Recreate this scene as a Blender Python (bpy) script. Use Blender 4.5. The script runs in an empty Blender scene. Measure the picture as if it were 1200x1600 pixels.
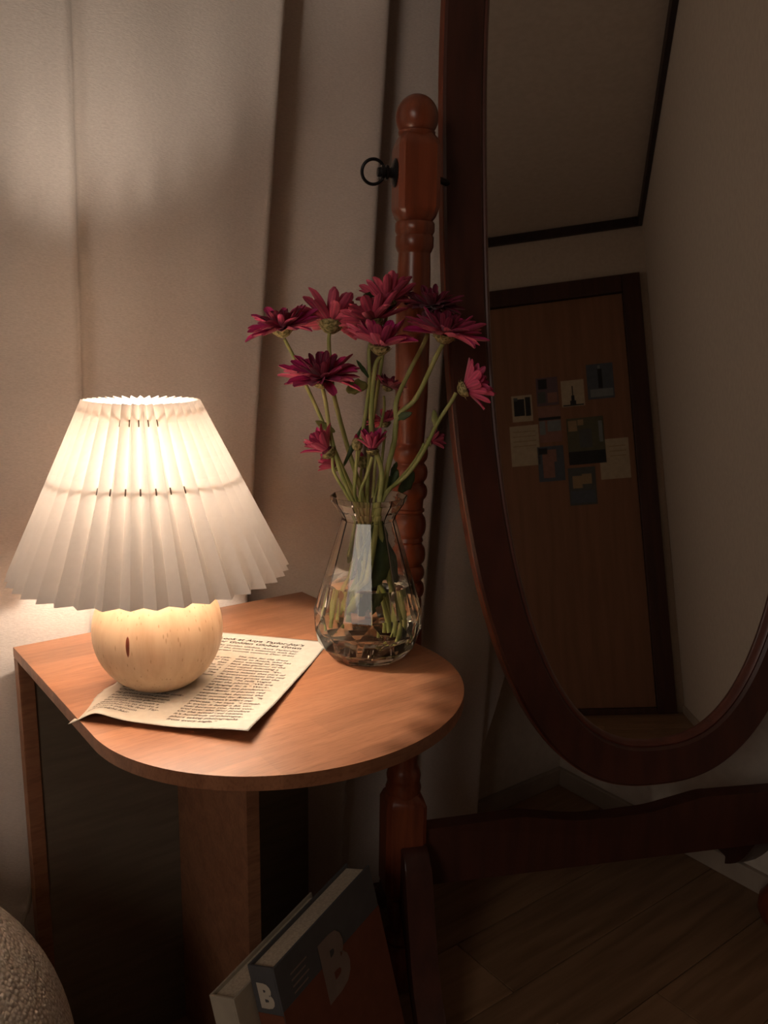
import bpy, bmesh, math, random
from math import sin, cos, pi, sqrt, radians
from mathutils import Vector, Matrix
random.seed(7)
C = bpy.context.scene.collection
V = Vector

# ---------------------------------------------------------------- camera, world, exposure
CH = 0.8857                                     # camera height above the floor
PITCH, ROLL, FPX = 0.20053, 0.01453, 1332.6
Fw = V((0, cos(PITCH), -sin(PITCH)))
U0 = V((0, sin(PITCH), cos(PITCH))); R0 = V((1, 0, 0))
Rt = R0 * cos(ROLL) + U0 * sin(ROLL); Up = -R0 * sin(ROLL) + U0 * cos(ROLL)
CO = V((0, 0, CH))
cd = bpy.data.cameras.new('camera'); cam = bpy.data.objects.new('camera', cd); C.objects.link(cam)
cd.sensor_fit = 'VERTICAL'; cd.sensor_height = 36; cd.lens = FPX / 1600 * 36; cd.clip_start = 0.02
cam.matrix_world = Matrix(((Rt.x, Up.x, -Fw.x, CO.x), (Rt.y, Up.y, -Fw.y, CO.y), (Rt.z, Up.z, -Fw.z, CO.z), (0, 0, 0, 1)))
bpy.context.scene.camera = cam
w = bpy.data.worlds.new('world'); bpy.context.scene.world = w; w.use_nodes = True
w.node_tree.nodes['Background'].inputs[0].default_value = (0.02, 0.02, 0.03, 1)
w.node_tree.nodes['Background'].inputs[1].default_value = 0.2
vs = bpy.context.scene.view_settings
vs.view_transform = 'Standard'; vs.look = 'None'; vs.gamma = 1; vs.use_curve_mapping = False
EXPOSURE = 0.12
vs.exposure = EXPOSURE
bpy.context.scene.cycles.max_bounces = 16
bpy.context.scene.cycles.transmission_bounces = 14
bpy.context.scene.cycles.diffuse_bounces = 6
bpy.context.scene.cycles.sample_clamp_indirect = 6
BULB_COL = (1.0, 0.86, 0.71)
BULB_W = 1900.0
# soft, dim room light from the left, behind the photographer
la = bpy.data.lights.new('room_light', 'AREA'); la.shape = 'DISK'; la.size = 1.2; la.energy = 10.5; la.color = (1.0, 0.86, 0.74)
lo = bpy.data.objects.new('room_light', la); C.objects.link(lo); lo.location = (-1.15, -1.25, 1.35)
lo.rotation_euler = (Vector((0.0, 1.0, 0.45)) - lo.location).to_track_quat('-Z', 'Y').to_euler()


def ray(px, py): return Fw + Rt * ((px - 600) / FPX) - Up * ((py - 800) / FPX)
def ont(px, py, t): return CO + ray(px, py) * t
def onz(px, py, z):
    r = ray(px, py); return CO + r * ((z - CH) / r.z)
def onpl(px, py, P, n):
    r = ray(px, py); return CO + r * ((P - CO).dot(n) / r.dot(n))

# ---------------------------------------------------------------- room frame: a along the curtain wall, b out into the room
PSI = 0.64952
a = V((cos(PSI), sin(PSI), 0)); b = V((a.y, -a.x, 0)); Z = V((0, 0, 1))
A0 = V((-0.40227, 0.88035, 0))                  # rear left corner of the table, on the floor
ZT = CH - 0.335                                 # table top height
def pq(p, q, z=0.0): return A0 + a * p + b * q + Z * z
def inpq(X): d = X - A0; return d.dot(a), d.dot(b)
COR = V((0.36599, 1.60532, 0)); PW2, QW1 = inpq(COR)
QW3 = QW1 + 3.4026; PW4 = -1.9
HC = 1.4805 + CH

# ---------------------------------------------------------------- materials
def mat(name, col, rough=0.6, spec=0.5, metal=0.0, **kw):
    m = bpy.data.materials.new(name); m.use_nodes = True
    bs = m.node_tree.nodes['Principled BSDF']
    bs.inputs['Base Color'].default_value = (*col, 1); bs.inputs['Roughness'].default_value = rough
    bs.inputs['Specular IOR Level'].default_value = spec; bs.inputs['Metallic'].default_value = metal
    for k, v in kw.items(): bs.inputs[k.replace('_', ' ')].default_value = v
    return m
def nd(m, t, **kw):
    n = m.node_tree.nodes.new(t)
    for k, v in kw.items():
        if k in n.inputs: n.inputs[k].default_value = v
        else: setattr(n, k, v)
    return n
def lk(m, x, y): m.node_tree.links.new(x, y)
def noise_col(m, c1, c2, scale=(1, 1, 1), freq=8.0, detail=4.0, lo=0.35, hi=0.65, bump=0.0, coord='Object', bscale=None, dist=0.0):
    """colour varied between c1 and c2 by stretched noise, with optional bump"""
    bs = m.node_tree.nodes['Principled BSDF']
    tc = nd(m, 'ShaderNodeTexCoord'); mp = nd(m, 'ShaderNodeMapping'); mp.inputs['Scale'].default_value = scale
    lk(m, tc.outputs[coord], mp.inputs[0])
    nz = nd(m, 'ShaderNodeTexNoise'); nz.inputs['Scale'].default_value = freq; nz.inputs['Detail'].default_value = detail
    nz.inputs['Distortion'].default_value = dist
    lk(m, mp.outputs[0], nz.inputs['Vector'])
    cr = nd(m, 'ShaderNodeValToRGB'); cr.color_ramp.elements[0].position = lo; cr.color_ramp.elements[1].position = hi
    cr.color_ramp.elements[0].color = (*c1, 1); cr.color_ramp.elements[1].color = (*c2, 1)
    lk(m, nz.outputs[0], cr.inputs[0]); lk(m, cr.outputs[0], bs.inputs['Base Color'])
    if bump:
        bp = nd(m, 'ShaderNodeBump'); bp.inputs['Strength'].default_value = bump; bp.inputs['Distance'].default_value = 0.001
        if bscale:
            n2 = nd(m, 'ShaderNodeTexNoise'); n2.inputs['Scale'].default_value = bscale; lk(m, tc.outputs[coord], n2.inputs['Vector'])
            lk(m, n2.outputs[0], bp.inputs['Height'])
        else: lk(m, nz.outputs[0], bp.inputs['Height'])
        lk(m, bp.outputs[0], bs.inputs['Normal'])
    return cr

M = {}
M['wall'] = mat('wall_paper', (0.50, 0.42, 0.34), 0.9, 0.2); noise_col(M['wall'], (0.60, 0.52, 0.44), (0.66, 0.58, 0.49), freq=60, bump=0.3)
M['ceiling'] = mat('ceiling_paper', (0.52, 0.46, 0.40), 0.95, 0.1); noise_col(M['ceiling'], (0.66, 0.60, 0.53), (0.72, 0.66, 0.59), freq=40, bump=0.2)
M['molding'] = mat('dark_molding', (0.030, 0.016, 0.016), 0.5); noise_col(M['molding'], (0.02, 0.011, 0.012), (0.04, 0.02, 0.02), freq=30)
M['baseboard'] = mat('baseboard_paint', (0.42, 0.38, 0.33), 0.6); noise_col(M['baseboard'], (0.36, 0.29, 0.23), (0.42, 0.34, 0.27), freq=20)
M['door'] = mat('door_veneer', (0.16, 0.06, 0.03), 0.55); noise_col(M['door'], (0.24, 0.115, 0.062), (0.29, 0.14, 0.078), (12, 12, 0.8), 3)
M['doorframe'] = mat('door_frame_veneer', (0.06, 0.02, 0.015), 0.5); noise_col(M['doorframe'], (0.045, 0.016, 0.011), (0.075, 0.027, 0.018), (12, 12, 0.8), 3)
M['plank'] = mat('laminate_plank', (0.20, 0.10, 0.05), 0.45)
def plank_mat(m):
    bs = m.node_tree.nodes['Principled BSDF']
    cr = noise_col(m, (0.22, 0.125, 0.065), (0.36, 0.215, 0.12), (1.2, 16, 1), 4, 6, 0.3, 0.7, 0.15, dist=0.4)
    oi = nd(m, 'ShaderNodeObjectInfo'); hv = nd(m, 'ShaderNodeHueSaturation')
    ma = nd(m, 'ShaderNodeMath', operation='MULTIPLY_ADD'); ma.inputs[1].default_value = 0.35; ma.inputs[2].default_value = 0.82
    lk(m, oi.outputs['Random'], ma.inputs[0]); lk(m, ma.outputs[0], hv.inputs['Value'])
    lk(m, cr.outputs[0], hv.inputs['Color']); lk(m, hv.outputs[0], bs.inputs['Base Color'])
plank_mat(M['plank'])

def walnut(name, dark, light, rough, blocks=True, axis=PSI):
    """wood with grain running along the room's a axis and soft butcher-strip tone changes"""
    m = mat(name, light, rough, 0.45)
    bs = m.node_tree.nodes['Principled BSDF']
    tc = nd(m, 'ShaderNodeTexCoord'); mp = nd(m, 'ShaderNodeMapping'); mp.inputs['Rotation'].default_value = (0, 0, -axis)
    lk(m, tc.outputs['Object'], mp.inputs[0])
    st = nd(m, 'ShaderNodeMapping'); st.inputs['Scale'].default_value = (6, 70, 70); lk(m, mp.outputs[0], st.inputs[0])
    nz = nd(m, 'ShaderNodeTexNoise'); nz.inputs['Scale'].default_value = 1.0; nz.inputs['Detail'].default_value = 7; nz.inputs['Roughness'].default_value = 0.65; nz.inputs['Distortion'].default_value = 0.6
    lk(m, st.outputs[0], nz.inputs['Vector'])
    cr = nd(m, 'ShaderNodeValToRGB'); cr.color_ramp.elements[0].position = 0.33; cr.color_ramp.elements[1].position = 0.66
    cr.color_ramp.elements[0].color = (*dark, 1); cr.color_ramp.elements[1].color = (*light, 1)
    lk(m, nz.outputs[0], cr.inputs[0])
    st2 = nd(m, 'ShaderNodeMapping'); st2.inputs['Scale'].default_value = (60, 900, 300); lk(m, mp.outputs[0], st2.inputs[0])
    n2 = nd(m, 'ShaderNodeTexNoise'); n2.inputs['Scale'].default_value = 1.0; n2.inputs['Detail'].default_value = 2; lk(m, st2.outputs[0], n2.inputs['Vector'])
    mx = nd(m, 'ShaderNodeMix', data_type='RGBA', blend_type='MULTIPLY'); mx.inputs[0].default_value = 0.35
    c2 = nd(m, 'ShaderNodeValToRGB'); c2.color_ramp.elements[0].position = 0.35; c2.color_ramp.elements[1].position = 0.5
    c2.color_ramp.elements[0].color = (0.45, 0.4, 0.38, 1); c2.color_ramp.elements[1].color = (1, 1, 1, 1)
    lk(m, n2.outputs[0], c2.inputs[0]); lk(m, cr.outputs[0], mx.inputs[6]); lk(m, c2.outputs[0], mx.inputs[7])
    out = mx.outputs[2]
    if blocks:
        br = nd(m, 'ShaderNodeTexBrick'); br.offset = 0.37; br.squash = 1.0
        br.inputs['Scale'].default_value = 1.0; br.inputs['Mortar Size'].default_value = 0.0
        br.inputs['Brick Width'].default_value = 0.19; br.inputs['Row Height'].default_value = 0.038
        br.inputs['Color1'].default_value = (0.80, 0.78, 0.76, 1); br.inputs['Color2'].default_value = (1.12, 1.10, 1.05, 1)
        lk(m, mp.outputs[0], br.inputs['Vector'])
        m2 = nd(m, 'ShaderNodeMix', data_type='RGBA', blend_type='MULTIPLY'); m2.inputs[0].default_value = 1.0
        lk(m, out, m2.inputs[6]); lk(m, br.outputs[0], m2.inputs[7]); out = m2.outputs[2]
    lk(m, out, bs.inputs['Base Color'])
    bp = nd(m, 'ShaderNodeBump'); bp.inputs['Strength'].default_value = 0.12; bp.inputs['Distance'].default_value = 0.0005
    lk(m, n2.outputs[0], bp.inputs['Height']); lk(m, bp.outputs[0], bs.inputs['Normal'])
    return m
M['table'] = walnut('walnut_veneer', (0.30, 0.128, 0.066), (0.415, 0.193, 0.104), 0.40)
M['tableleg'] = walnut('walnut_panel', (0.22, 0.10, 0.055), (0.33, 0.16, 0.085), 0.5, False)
M['tableback'] = mat('dark_back_board', (0.05, 0.035, 0.022), 0.6); noise_col(M['tableback'], (0.16, 0.13, 0.095), (0.20, 0.165, 0.12), (4, 4, 40), 3)
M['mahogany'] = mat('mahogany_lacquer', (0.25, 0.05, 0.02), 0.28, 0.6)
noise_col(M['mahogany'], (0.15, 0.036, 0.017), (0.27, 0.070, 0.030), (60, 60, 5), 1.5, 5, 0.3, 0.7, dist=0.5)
M['frame'] = mat('shaded_mahogany_lacquer', (0.10, 0.022, 0.014), 0.35, 0.5)  # same mahogany as the posts, darkened: shade put into the colour
noise_col(M['frame'], (0.055, 0.020, 0.015), (0.085, 0.028, 0.019), (40, 40, 5), 1.5, 4, 0.3, 0.7)
M['bead'] = mat('lit_bead_lacquer', (0.12, 0.03, 0.02), 0.35); noise_col(M['bead'], (0.085, 0.024, 0.016), (0.13, 0.036, 0.022), (40, 40, 5), 1.5)  # same wood as the frame, redder because the light on it is painted in
M['black_metal'] = mat('black_metal', (0.02, 0.02, 0.022), 0.32, 0.5, 0.6); noise_col(M['black_metal'], (0.015, 0.015, 0.017), (0.03, 0.03, 0.033), freq=80)
M['mirror'] = mat('silvered_glass', (0.80, 0.78, 0.74), 0.012, 0.5, 1.0)
M['curtain'] = mat('linen_curtain', (0.55, 0.47, 0.40), 0.95, 0.1)
def curtain_mat(m):
    bs = m.node_tree.nodes['Principled BSDF']
    cr = noise_col(m, (0.66, 0.585, 0.53), (0.76, 0.68, 0.62), (260, 260, 900), 1.0, 3, 0.3, 0.7, 0.35)
    bs.inputs['Sheen Weight'].default_value = 0.15
curtain_mat(M['curtain'])
M['ballwood'] = mat('pale_pine', (0.72, 0.45, 0.23), 0.42, 0.4)
M['shade'] = bpy.data.materials.new('pleated_fabric')
def shade_mat(m):
    m.use_nodes = True; nt = m.node_tree; nt.nodes.clear()
    out = nt.nodes.new('ShaderNodeOutputMaterial')
    df = nt.nodes.new('ShaderNodeBsdfDiffuse'); tr = nt.nodes.new('ShaderNodeBsdfTranslucent'); mx = nt.nodes.new('ShaderNodeMixShader')
    tc = nt.nodes.new('ShaderNodeTexCoord'); nz = nt.nodes.new('ShaderNodeTexNoise'); nz.inputs['Scale'].default_value = 220; nz.inputs['Detail'].default_value = 2
    cr = nt.nodes.new('ShaderNodeValToRGB'); cr.color_ramp.elements[0].color = (0.89, 0.81, 0.735, 1); cr.color_ramp.elements[1].color = (0.94, 0.86, 0.79, 1)
    nt.links.new(tc.outputs['Object'], nz.inputs['Vector']); nt.links.new(nz.outputs[0], cr.inputs[0])
    nt.links.new(cr.outputs[0], df.inputs[0]); nt.links.new(cr.outputs[0], tr.inputs[0])
    mx.inputs[0].default_value = 0.050
    nt.links.new(df.outputs[0], mx.inputs[1]); nt.links.new(tr.outputs[0], mx.inputs[2]); nt.links.new(mx.outputs[0], out.inputs[0])
shade_mat(M['shade'])
M['thread'] = mat('grey_thread', (0.16, 0.12, 0.09), 0.8); noise_col(M['thread'], (0.12, 0.09, 0.07), (0.2, 0.15, 0.11), freq=300)
M['wire'] = mat('white_wire', (0.5, 0.48, 0.44), 0.4); noise_col(M['wire'], (0.45, 0.43, 0.4), (0.55, 0.52, 0.48), freq=90)
M['paper'] = mat('cream_paper', (0.80, 0.74, 0.62), 0.85, 0.2); noise_col(M['paper'], (0.62, 0.575, 0.49), (0.67, 0.62, 0.53), freq=120, bump=0.1)
M['ink'] = mat('printing_ink', (0.06, 0.05, 0.045), 0.8, 0.1); noise_col(M['ink'], (0.05, 0.042, 0.038), (0.075, 0.062, 0.055), freq=500)
M['glass'] = mat('clear_glass', (0.97, 0.98, 0.95), 0.0, 0.5, 0.0, Transmission_Weight=1.0, IOR=1.46)
M['water'] = mat('water', (0.96, 0.97, 0.90), 0.0, 0.5, 0.0, Transmission_Weight=1.0, IOR=1.33)
M['stem'] = mat('green_stem', (0.25, 0.28, 0.08), 0.5, 0.4); noise_col(M['stem'], (0.28, 0.33, 0.09), (0.50, 0.52, 0.20), (30, 30, 8), 3, 4)
M['leaf'] = mat('dark_green_leaf', (0.05, 0.09, 0.03), 0.45, 0.4); noise_col(M['leaf'], (0.03, 0.062, 0.022), (0.075, 0.12, 0.04), freq=60, bump=0.3)
M['paleleaf'] = mat('pale_green_leaf', (0.25, 0.28, 0.10), 0.5, 0.3); noise_col(M['paleleaf'], (0.18, 0.22, 0.07), (0.32, 0.33, 0.13), freq=60, bump=0.3)
M['calyx'] = mat('green_brown_calyx', (0.26, 0.23, 0.09), 0.6, 0.3); noise_col(M['calyx'], (0.13, 0.12, 0.04), (0.42, 0.37, 0.18), freq=350, bump=0.6, lo=0.4, hi=0.6)
M['disk'] = mat('dark_flower_centre', (0.10, 0.01, 0.03), 0.7); noise_col(M['disk'], (0.05, 0.004, 0.012), (0.20, 0.02, 0.06), freq=400, bump=0.6)
def petal_mat(name, deep, pale, under):
    m = mat(name, deep, 0.5, 0.3)
    bs = m.node_tree.nodes['Principled BSDF']; bs.inputs['Sheen Weight'].default_value = 0.2
    at = nd(m, 'ShaderNodeAttribute', attribute_name='stripe'); geo = nd(m, 'ShaderNodeNewGeometry')
    cr = nd(m, 'ShaderNodeValToRGB'); cr.color_ramp.elements[0].color = (*deep, 1); cr.color_ramp.elements[1].color = (*pale, 1)
    cu = nd(m, 'ShaderNodeValToRGB'); cu.color_ramp.elements[0].color = (*[x * 0.6 for x in under], 1); cu.color_ramp.elements[1].color = (*under, 1)
    lk(m, at.outputs['Fac'], cr.inputs[0]); lk(m, at.outputs['Fac'], cu.inputs[0])
    mx = nd(m, 'ShaderNodeMix', data_type='RGBA'); lk(m, geo.outputs['Backfacing'], mx.inputs[0])
    lk(m, cr.outputs[0], mx.inputs[6]); lk(m, cu.outputs[0], mx.inputs[7]); lk(m, mx.outputs[2], bs.inputs['Base Color'])
    return m
M['petal'] = petal_mat('crimson_petal', (0.28, 0.006, 0.06), (0.54, 0.030, 0.15), (0.74, 0.11, 0.21))
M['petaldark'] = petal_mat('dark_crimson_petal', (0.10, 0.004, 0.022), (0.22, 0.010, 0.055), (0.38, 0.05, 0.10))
M['petalpink'] = petal_mat('magenta_petal', (0.40, 0.008, 0.11), (0.70, 0.045, 0.26), (0.70, 0.09, 0.22))
M['boucle'] = mat('cream_boucle', (0.66, 0.56, 0.44), 0.95, 0.1)
def boucle(m):
    bs = m.node_tree.nodes['Principled BSDF']; tc = nd(m, 'ShaderNodeTexCoord')
    vo = nd(m, 'ShaderNodeTexVoronoi'); vo.inputs['Scale'].default_value = 230; vo.inputs['Randomness'].default_value = 0.8; lk(m, tc.outputs['Object'], vo.inputs['Vector'])
    cr = nd(m, 'ShaderNodeValToRGB'); cr.color_ramp.elements[0].color = (0.95, 0.90, 0.83, 1); cr.color_ramp.elements[1].color = (0.72, 0.64, 0.56, 1)
    cr.color_ramp.elements[1].position = 0.75
    lk(m, vo.outputs['Distance'], cr.inputs[0]); lk(m, cr.outputs[0], bs.inputs['Base Color'])
    bp = nd(m, 'ShaderNodeBump'); bp.inputs['Strength'].default_value = 0.9; bp.inputs['Distance'].default_value = 0.004; bp.invert = True
    lk(m, vo.outputs['Distance'], bp.inputs['Height']); lk(m, bp.outputs[0], bs.inputs['Normal'])
boucle(M['boucle'])
def flat(name, c, r=0.6, f=50.0):
    m = mat(name, c, r, 0.3); noise_col(m, [x * 0.93 for x in c], [min(1, x * 1.06) for x in c], freq=f); return m
M['cream'] = flat('cream_cover', (0.52, 0.46, 0.36)); M['pages'] = mat('book_pages', (0.66, 0.58, 0.45), 0.9, 0.1)
noise_col(M['pages'], (0.58, 0.50, 0.38), (0.72, 0.64, 0.50), (6, 6, 6), 60, 2)
M['slate'] = flat('slate_cover', (0.105, 0.105, 0.11)); M['rust'] = flat('rust_cover', (0.20, 0.07, 0.04)); M['letter'] = flat('letter_print', (0.60, 0.54, 0.44))
M['greyletter'] = flat('grey_letter_print', (0.26, 0.20, 0.17)); M['dark_ink'] = flat('dark_print', (0.04, 0.035, 0.03)); M['cable'] = flat('white_cable', (0.45, 0.40, 0.33), 0.5)
for k, c in dict(pr_cream=(0.50, 0.42, 0.30), pr_grey=(0.10, 0.11, 0.11), pr_dark=(0.03, 0.032, 0.035), pr_blue=(0.10, 0.12, 0.15), pr_pink=(0.30, 0.16, 0.13), pr_green=(0.12, 0.12, 0.08), pr_tan=(0.36, 0.26, 0.15), pr_mist=(0.22, 0.25, 0.26), pr_violet=(0.16, 0.11, 0.13)).items():
    M[k] = flat(k, c)

# ---------------------------------------------------------------- mesh helpers
def obj(name, bm, m, parent=None, smooth=None, inv=None):
    """links a bmesh as ONE mesh object; smooth = angle in degrees below which edges shade smooth"""
    bmesh.ops.recalc_face_normals(bm, faces=bm.faces) if inv is None else None
    me = bpy.data.meshes.new(name); bm.to_mesh(me); bm.free()
    for mm in (m if isinstance(m, (list, tuple)) else [m]): me.materials.append(M[mm])
    if smooth:
        me.shade_smooth()
        if smooth < 180: me.set_sharp_from_angle(angle=radians(smooth))
    o = bpy.data.objects.new(name, me); C.objects.link(o)
    if parent is not None:
        o.parent = parent; o.matrix_parent_inverse = parent_inv(parent)
    return o
def parent_inv(p):
    mw = Matrix.Identity(4)
    x = p
    chain = []
    while x is not None: chain.append(x); x = x.parent
    for x in reversed(chain): mw = mw @ x.matrix_parent_inverse @ x.matrix_basis
    return mw.inverted()
def tag(o, label, cat, group=None, kind=None):
    if label: o['label'] = label
    if cat: o['category'] = cat
    if group: o['group'] = group
    if kind: o['kind'] = kind
    return o
def thing(name, loc, label, cat, group=None):
    o = bpy.data.objects.new(name, None); o.location = loc; o.empty_display_size = 0.05; C.objects.link(o)
    return tag(o, label, cat, group)
def struct(name, bm, m, smooth=None, parent=None):
    o = obj(name, bm, m, parent, smooth)
    if parent is None: o['kind'] = 'structure'
    return o
def box(bm, O, x, y, z, bev=0.0):
    """box from corner O along three edge vectors"""
    vs = [bm.verts.new(O + x * i + y * j + z * k) for i in (0, 1) for j in (0, 1) for k in (0, 1)]
    fs = [(0, 1, 3, 2), (4, 6, 7, 5), (0, 4, 5, 1), (2, 3, 7, 6), (0, 2, 6, 4), (1, 5, 7, 3)]
    ff = [bm.faces.new([vs[i] for i in f]) for f in fs]
    if bev:
        bmesh.ops.bevel(bm, geom=list({e for f in ff for e in f.edges}), offset=bev, segments=2, profile=0.6, affect='EDGES')
    return ff
def prism(bm, pts, ext, bev=0.0, seg=2):
    """polygon pts (3D, planar) extruded along ext"""
    n = len(pts)
    v0 = [bm.verts.new(p) for p in pts]; v1 = [bm.verts.new(p + ext) for p in pts]
    f0 = bm.faces.new(v0); f1 = bm.faces.new(list(reversed(v1)))
    for i in range(n): bm.faces.new((v0[i], v1[i], v1[(i + 1) % n], v0[(i + 1) % n]))
    if bev:
        es = list(set(f0.edges) | set(f1.edges))
        bmesh.ops.bevel(bm, geom=es, offset=bev, segments=seg, profile=0.6, affect='EDGES')
def lathe(bm, prof, cen, axis=Z, n=40, xdir=None, cap=True):
    """prof = [(height, radius)...] around axis through cen"""
    axis = axis.normalized()
    x = (xdir or (V((1, 0, 0)) if abs(axis.x) < 0.9 else V((0, 1, 0)))); x = (x - axis * x.dot(axis)).normalized(); y = axis.cross(x)
    rings = []
    for h, r in prof:
        rings.append([bm.verts.new(cen + axis * h + (x * cos(2 * pi * i / n) + y * sin(2 * pi * i / n)) * max(r, 1e-5)) for i in range(n)])
    for A, B in zip(rings, rings[1:]):
        for i in range(n): bm.faces.new((A[i], A[(i + 1) % n], B[(i + 1) % n], B[i]))
    if cap: bm.faces.new(list(reversed(rings[0]))); bm.faces.new(rings[-1])
    return rings
def catmull(P, k=6):
    out = []
    n = len(P)
    for i in range(n - 1):
        p0, p1, p2, p3 = P[max(i - 1, 0)], P[i], P[i + 1], P[min(i + 2, n - 1)]
        for j in range(k):
            t = j / k
            out.append(0.5 * ((2 * p1) + (p2 - p0) * t + (2 * p0 - 5 * p1 + 4 * p2 - p3) * t * t + (3 * p1 - p0 - 3 * p2 + p3) * t ** 3))
    out.append(P[-1]); return out
def tube(bm, P, r, n=8, closed=False):
    """tube along points P; r = radius or list of radii"""
    m = len(P); rr = r if isinstance(r, (list, tuple)) else [r] * m
    rings = []; up = None
    for i, p in enumerate(P):
        if closed: d = P[(i + 1) % m] - P[i - 1]
        else: d = P[min(i + 1, m - 1)] - P[max(i - 1, 0)]
        d = d.normalized()
        if up is None: up = d.orthogonal().normalized()
        up = (up - d * up.dot(d)).normalized(); s = d.cross(up)
        rings.append([bm.verts.new(p + (up * cos(2 * pi * k / n) + s * sin(2 * pi * k / n)) * rr[i]) for k in range(n)])
    for i in range(m if closed else m - 1):
        A, B = rings[i], rings[(i + 1) % m]
        for k in range(n): bm.faces.new((A[k], A[(k + 1) % n], B[(k + 1) % n], B[k]))
    if not closed: bm.faces.new(list(reversed(rings[0]))); bm.faces.new(rings[-1])
def B(): return bmesh.new()
def text_mesh(s, size, bold=0.0, shear=0.0, align='LEFT', spacing=1.0):
    """vertices and faces of a line of print in its own xy plane"""
    cu = bpy.data.curves.new('t', 'FONT'); cu.body = s; cu.size = size; cu.offset = bold; cu.shear = shear; cu.align_x = align; cu.resolution_u = 3; cu.space_character = spacing
    o = bpy.data.objects.new('t', cu); C.objects.link(o)
    dg = bpy.context.evaluated_depsgraph_get(); me = o.evaluated_get(dg).to_mesh()
    vv = [v.co.copy() for v in me.vertices]; ff = [tuple(p.vertices) for p in me.polygons]
    o.evaluated_get(dg).to_mesh_clear(); bpy.data.objects.remove(o); bpy.data.curves.remove(cu)
    return vv, ff

# ================================================================ THE ROOM
bm = B(); box(bm, pq(PW4, QW1 - 0.1, -0.1), a * (PW2 - PW4 + 0.1), b * (QW3 - QW1 + 0.2), Z * 0.088)
floor = struct('floor', bm, 'plank')
PWD, PLN = 0.118, 1.15
pm = {}
q = QW1; row = 0
while q < QW3 - 1e-4:
    wq = min(PWD, QW3 - q)
    p = PW4 - (row * 0.43 % 1.0) * PLN
    while p < PW2:
        p0, p1 = max(p, PW4), min(p + PLN, PW2)
        if p1 - p0 > 0.02:
            key = (round(p1 - p0, 3), round(wq, 3))
            if key not in pm:
                bm = B(); box(bm, V((0, 0, -0.012)), V((key[0] - 0.0012, 0, 0)), V((0, -(key[1] - 0.0012), 0)), Z * 0.012, 0.0012)
                o = obj('plank', bm, 'plank', floor); pm[key] = o
            else:
                o = pm[key].copy(); C.objects.link(o); o.parent = floor
            o.location = pq(p0, q); o.rotation_euler = (0, 0, PSI)
        p += PLN
    q += PWD; row += 1
bm = B(); box(bm, pq(PW4, QW1 - 0.1, HC), a * (PW2 - PW4 + 0.1), b * (QW3 - QW1 + 0.2), Z * 0.1); struct('ceiling', bm, 'ceiling')
bm = B(); box(bm, pq(PW4 - 0.1, QW1 - 0.1), a * (PW2 - PW4 + 0.2), b * 0.1, Z * HC); struct('wall_back', bm, 'wall')
bm = B(); box(bm, pq(PW2, QW1), a * 0.1, b * (QW3 - QW1), Z * HC); struct('wall_right', bm, 'wall')
bm = B(); box(bm, pq(PW4 - 0.1, QW3), a * (PW2 - PW4 + 0.2), b * 0.1, Z * HC); struct('wall_front', bm, 'wall')
bm = B(); box(bm, pq(PW4 - 0.1, QW1), a * 0.1, b * (QW3 - QW1), Z * HC); struct('wall_left', bm, 'wall')
# dark moldings where walls meet the ceiling
TH = 0.045
bm = B(); box(bm, pq(PW2 - 0.02, QW1, HC - TH), a * 0.02, b * (QW3 - QW1), Z * TH, 0.003); struct('trim_1', bm, 'molding')
bm = B(); box(bm, pq(PW4, QW3 - 0.02, HC - TH), a * (PW2 - PW4 - 0.02), b * 0.02, Z * TH, 0.003); struct('trim_2', bm, 'molding')
bm = B(); box(bm, pq(PW4, QW1, HC - TH), a * (PW2 - PW4 - 0.02), b * 0.02, Z * TH, 0.003); struct('trim_3', bm, 'molding')
bm = B(); box(bm, pq(PW4, QW1 + 0.02, HC - TH), a * 0.02, b * (QW3 - QW1 - 0.04), Z * TH, 0.003); struct('trim_4', bm, 'molding')
BH = 0.036
bm = B(); box(bm, pq(PW4, QW1, 0), a * (PW2 - PW4), b * 0.010, Z * BH, 0.002); struct('baseboard_back', bm, 'baseboard')
bm = B(); box(bm, pq(PW2 - 0.010, QW1 + 0.010, 0), a * 0.010, b * (QW3 - QW1 - 0.03), Z * BH, 0.002); struct('baseboard_right', bm, 'baseboard')
bm = B(); box(bm, pq(PW4, QW1 + 0.012, 0), a * 0.010, b * (QW3 - QW1 - 0.03), Z * BH, 0.002); struct('baseboard_left', bm, 'baseboard')
# the door seen in the mirror
DT = 1.1971 + CH; DFW = 0.085; DR = PW2 - 0.035; DW = 0.92
bm = B()
box(bm, pq(DR - DFW, QW3 - 0.035, 0.0), a * DFW, b * 0.035, Z * DT, 0.004)
box(bm, pq(DR - 2 * DFW - DW, QW3 - 0.035, 0.0), a * DFW, b * 0.035, Z * DT, 0.004)
box(bm, pq(DR - DFW - DW, QW3 - 0.035, DT - DFW), a * DW, b * 0.035, Z * DFW, 0.004)
df = struct('door_1', bm, 'doorframe')
bm = B(); box(bm, pq(DR - DFW - DW + 0.003, QW3 - 0.016, 0.03), a * (DW - 0.006), b * 0.012, Z * (DT - DFW - 0.034), 0.002)
door = obj('door_leaf', bm, 'door', df)
bm = B(); box(bm, pq(DR - DFW - DW, QW3 - 0.035, 0.0), a * DW, b * 0.035, Z * 0.028, 0.003); obj('threshold', bm, 'doorframe', df)
hp = pq(DR - DFW - DW + 0.07, QW3 - 0.016, 0.98)
bm = B(); lathe(bm, [(0, .026), (.006, .026), (.008, .012), (.035, .011), (.04, .024), (.055, .027), (.068, .018), (.07, .002)], hp, -b, 24)
obj('door_handle', bm, 'black_metal', door, 40)
bm = B(); box(bm, pq(PW4, QW3 - 0.010, 0), a * (DR - 2 * DFW - DW - PW4), b * 0.010, Z * BH, 0.002); struct('baseboard_front', bm, 'baseboard')

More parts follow.
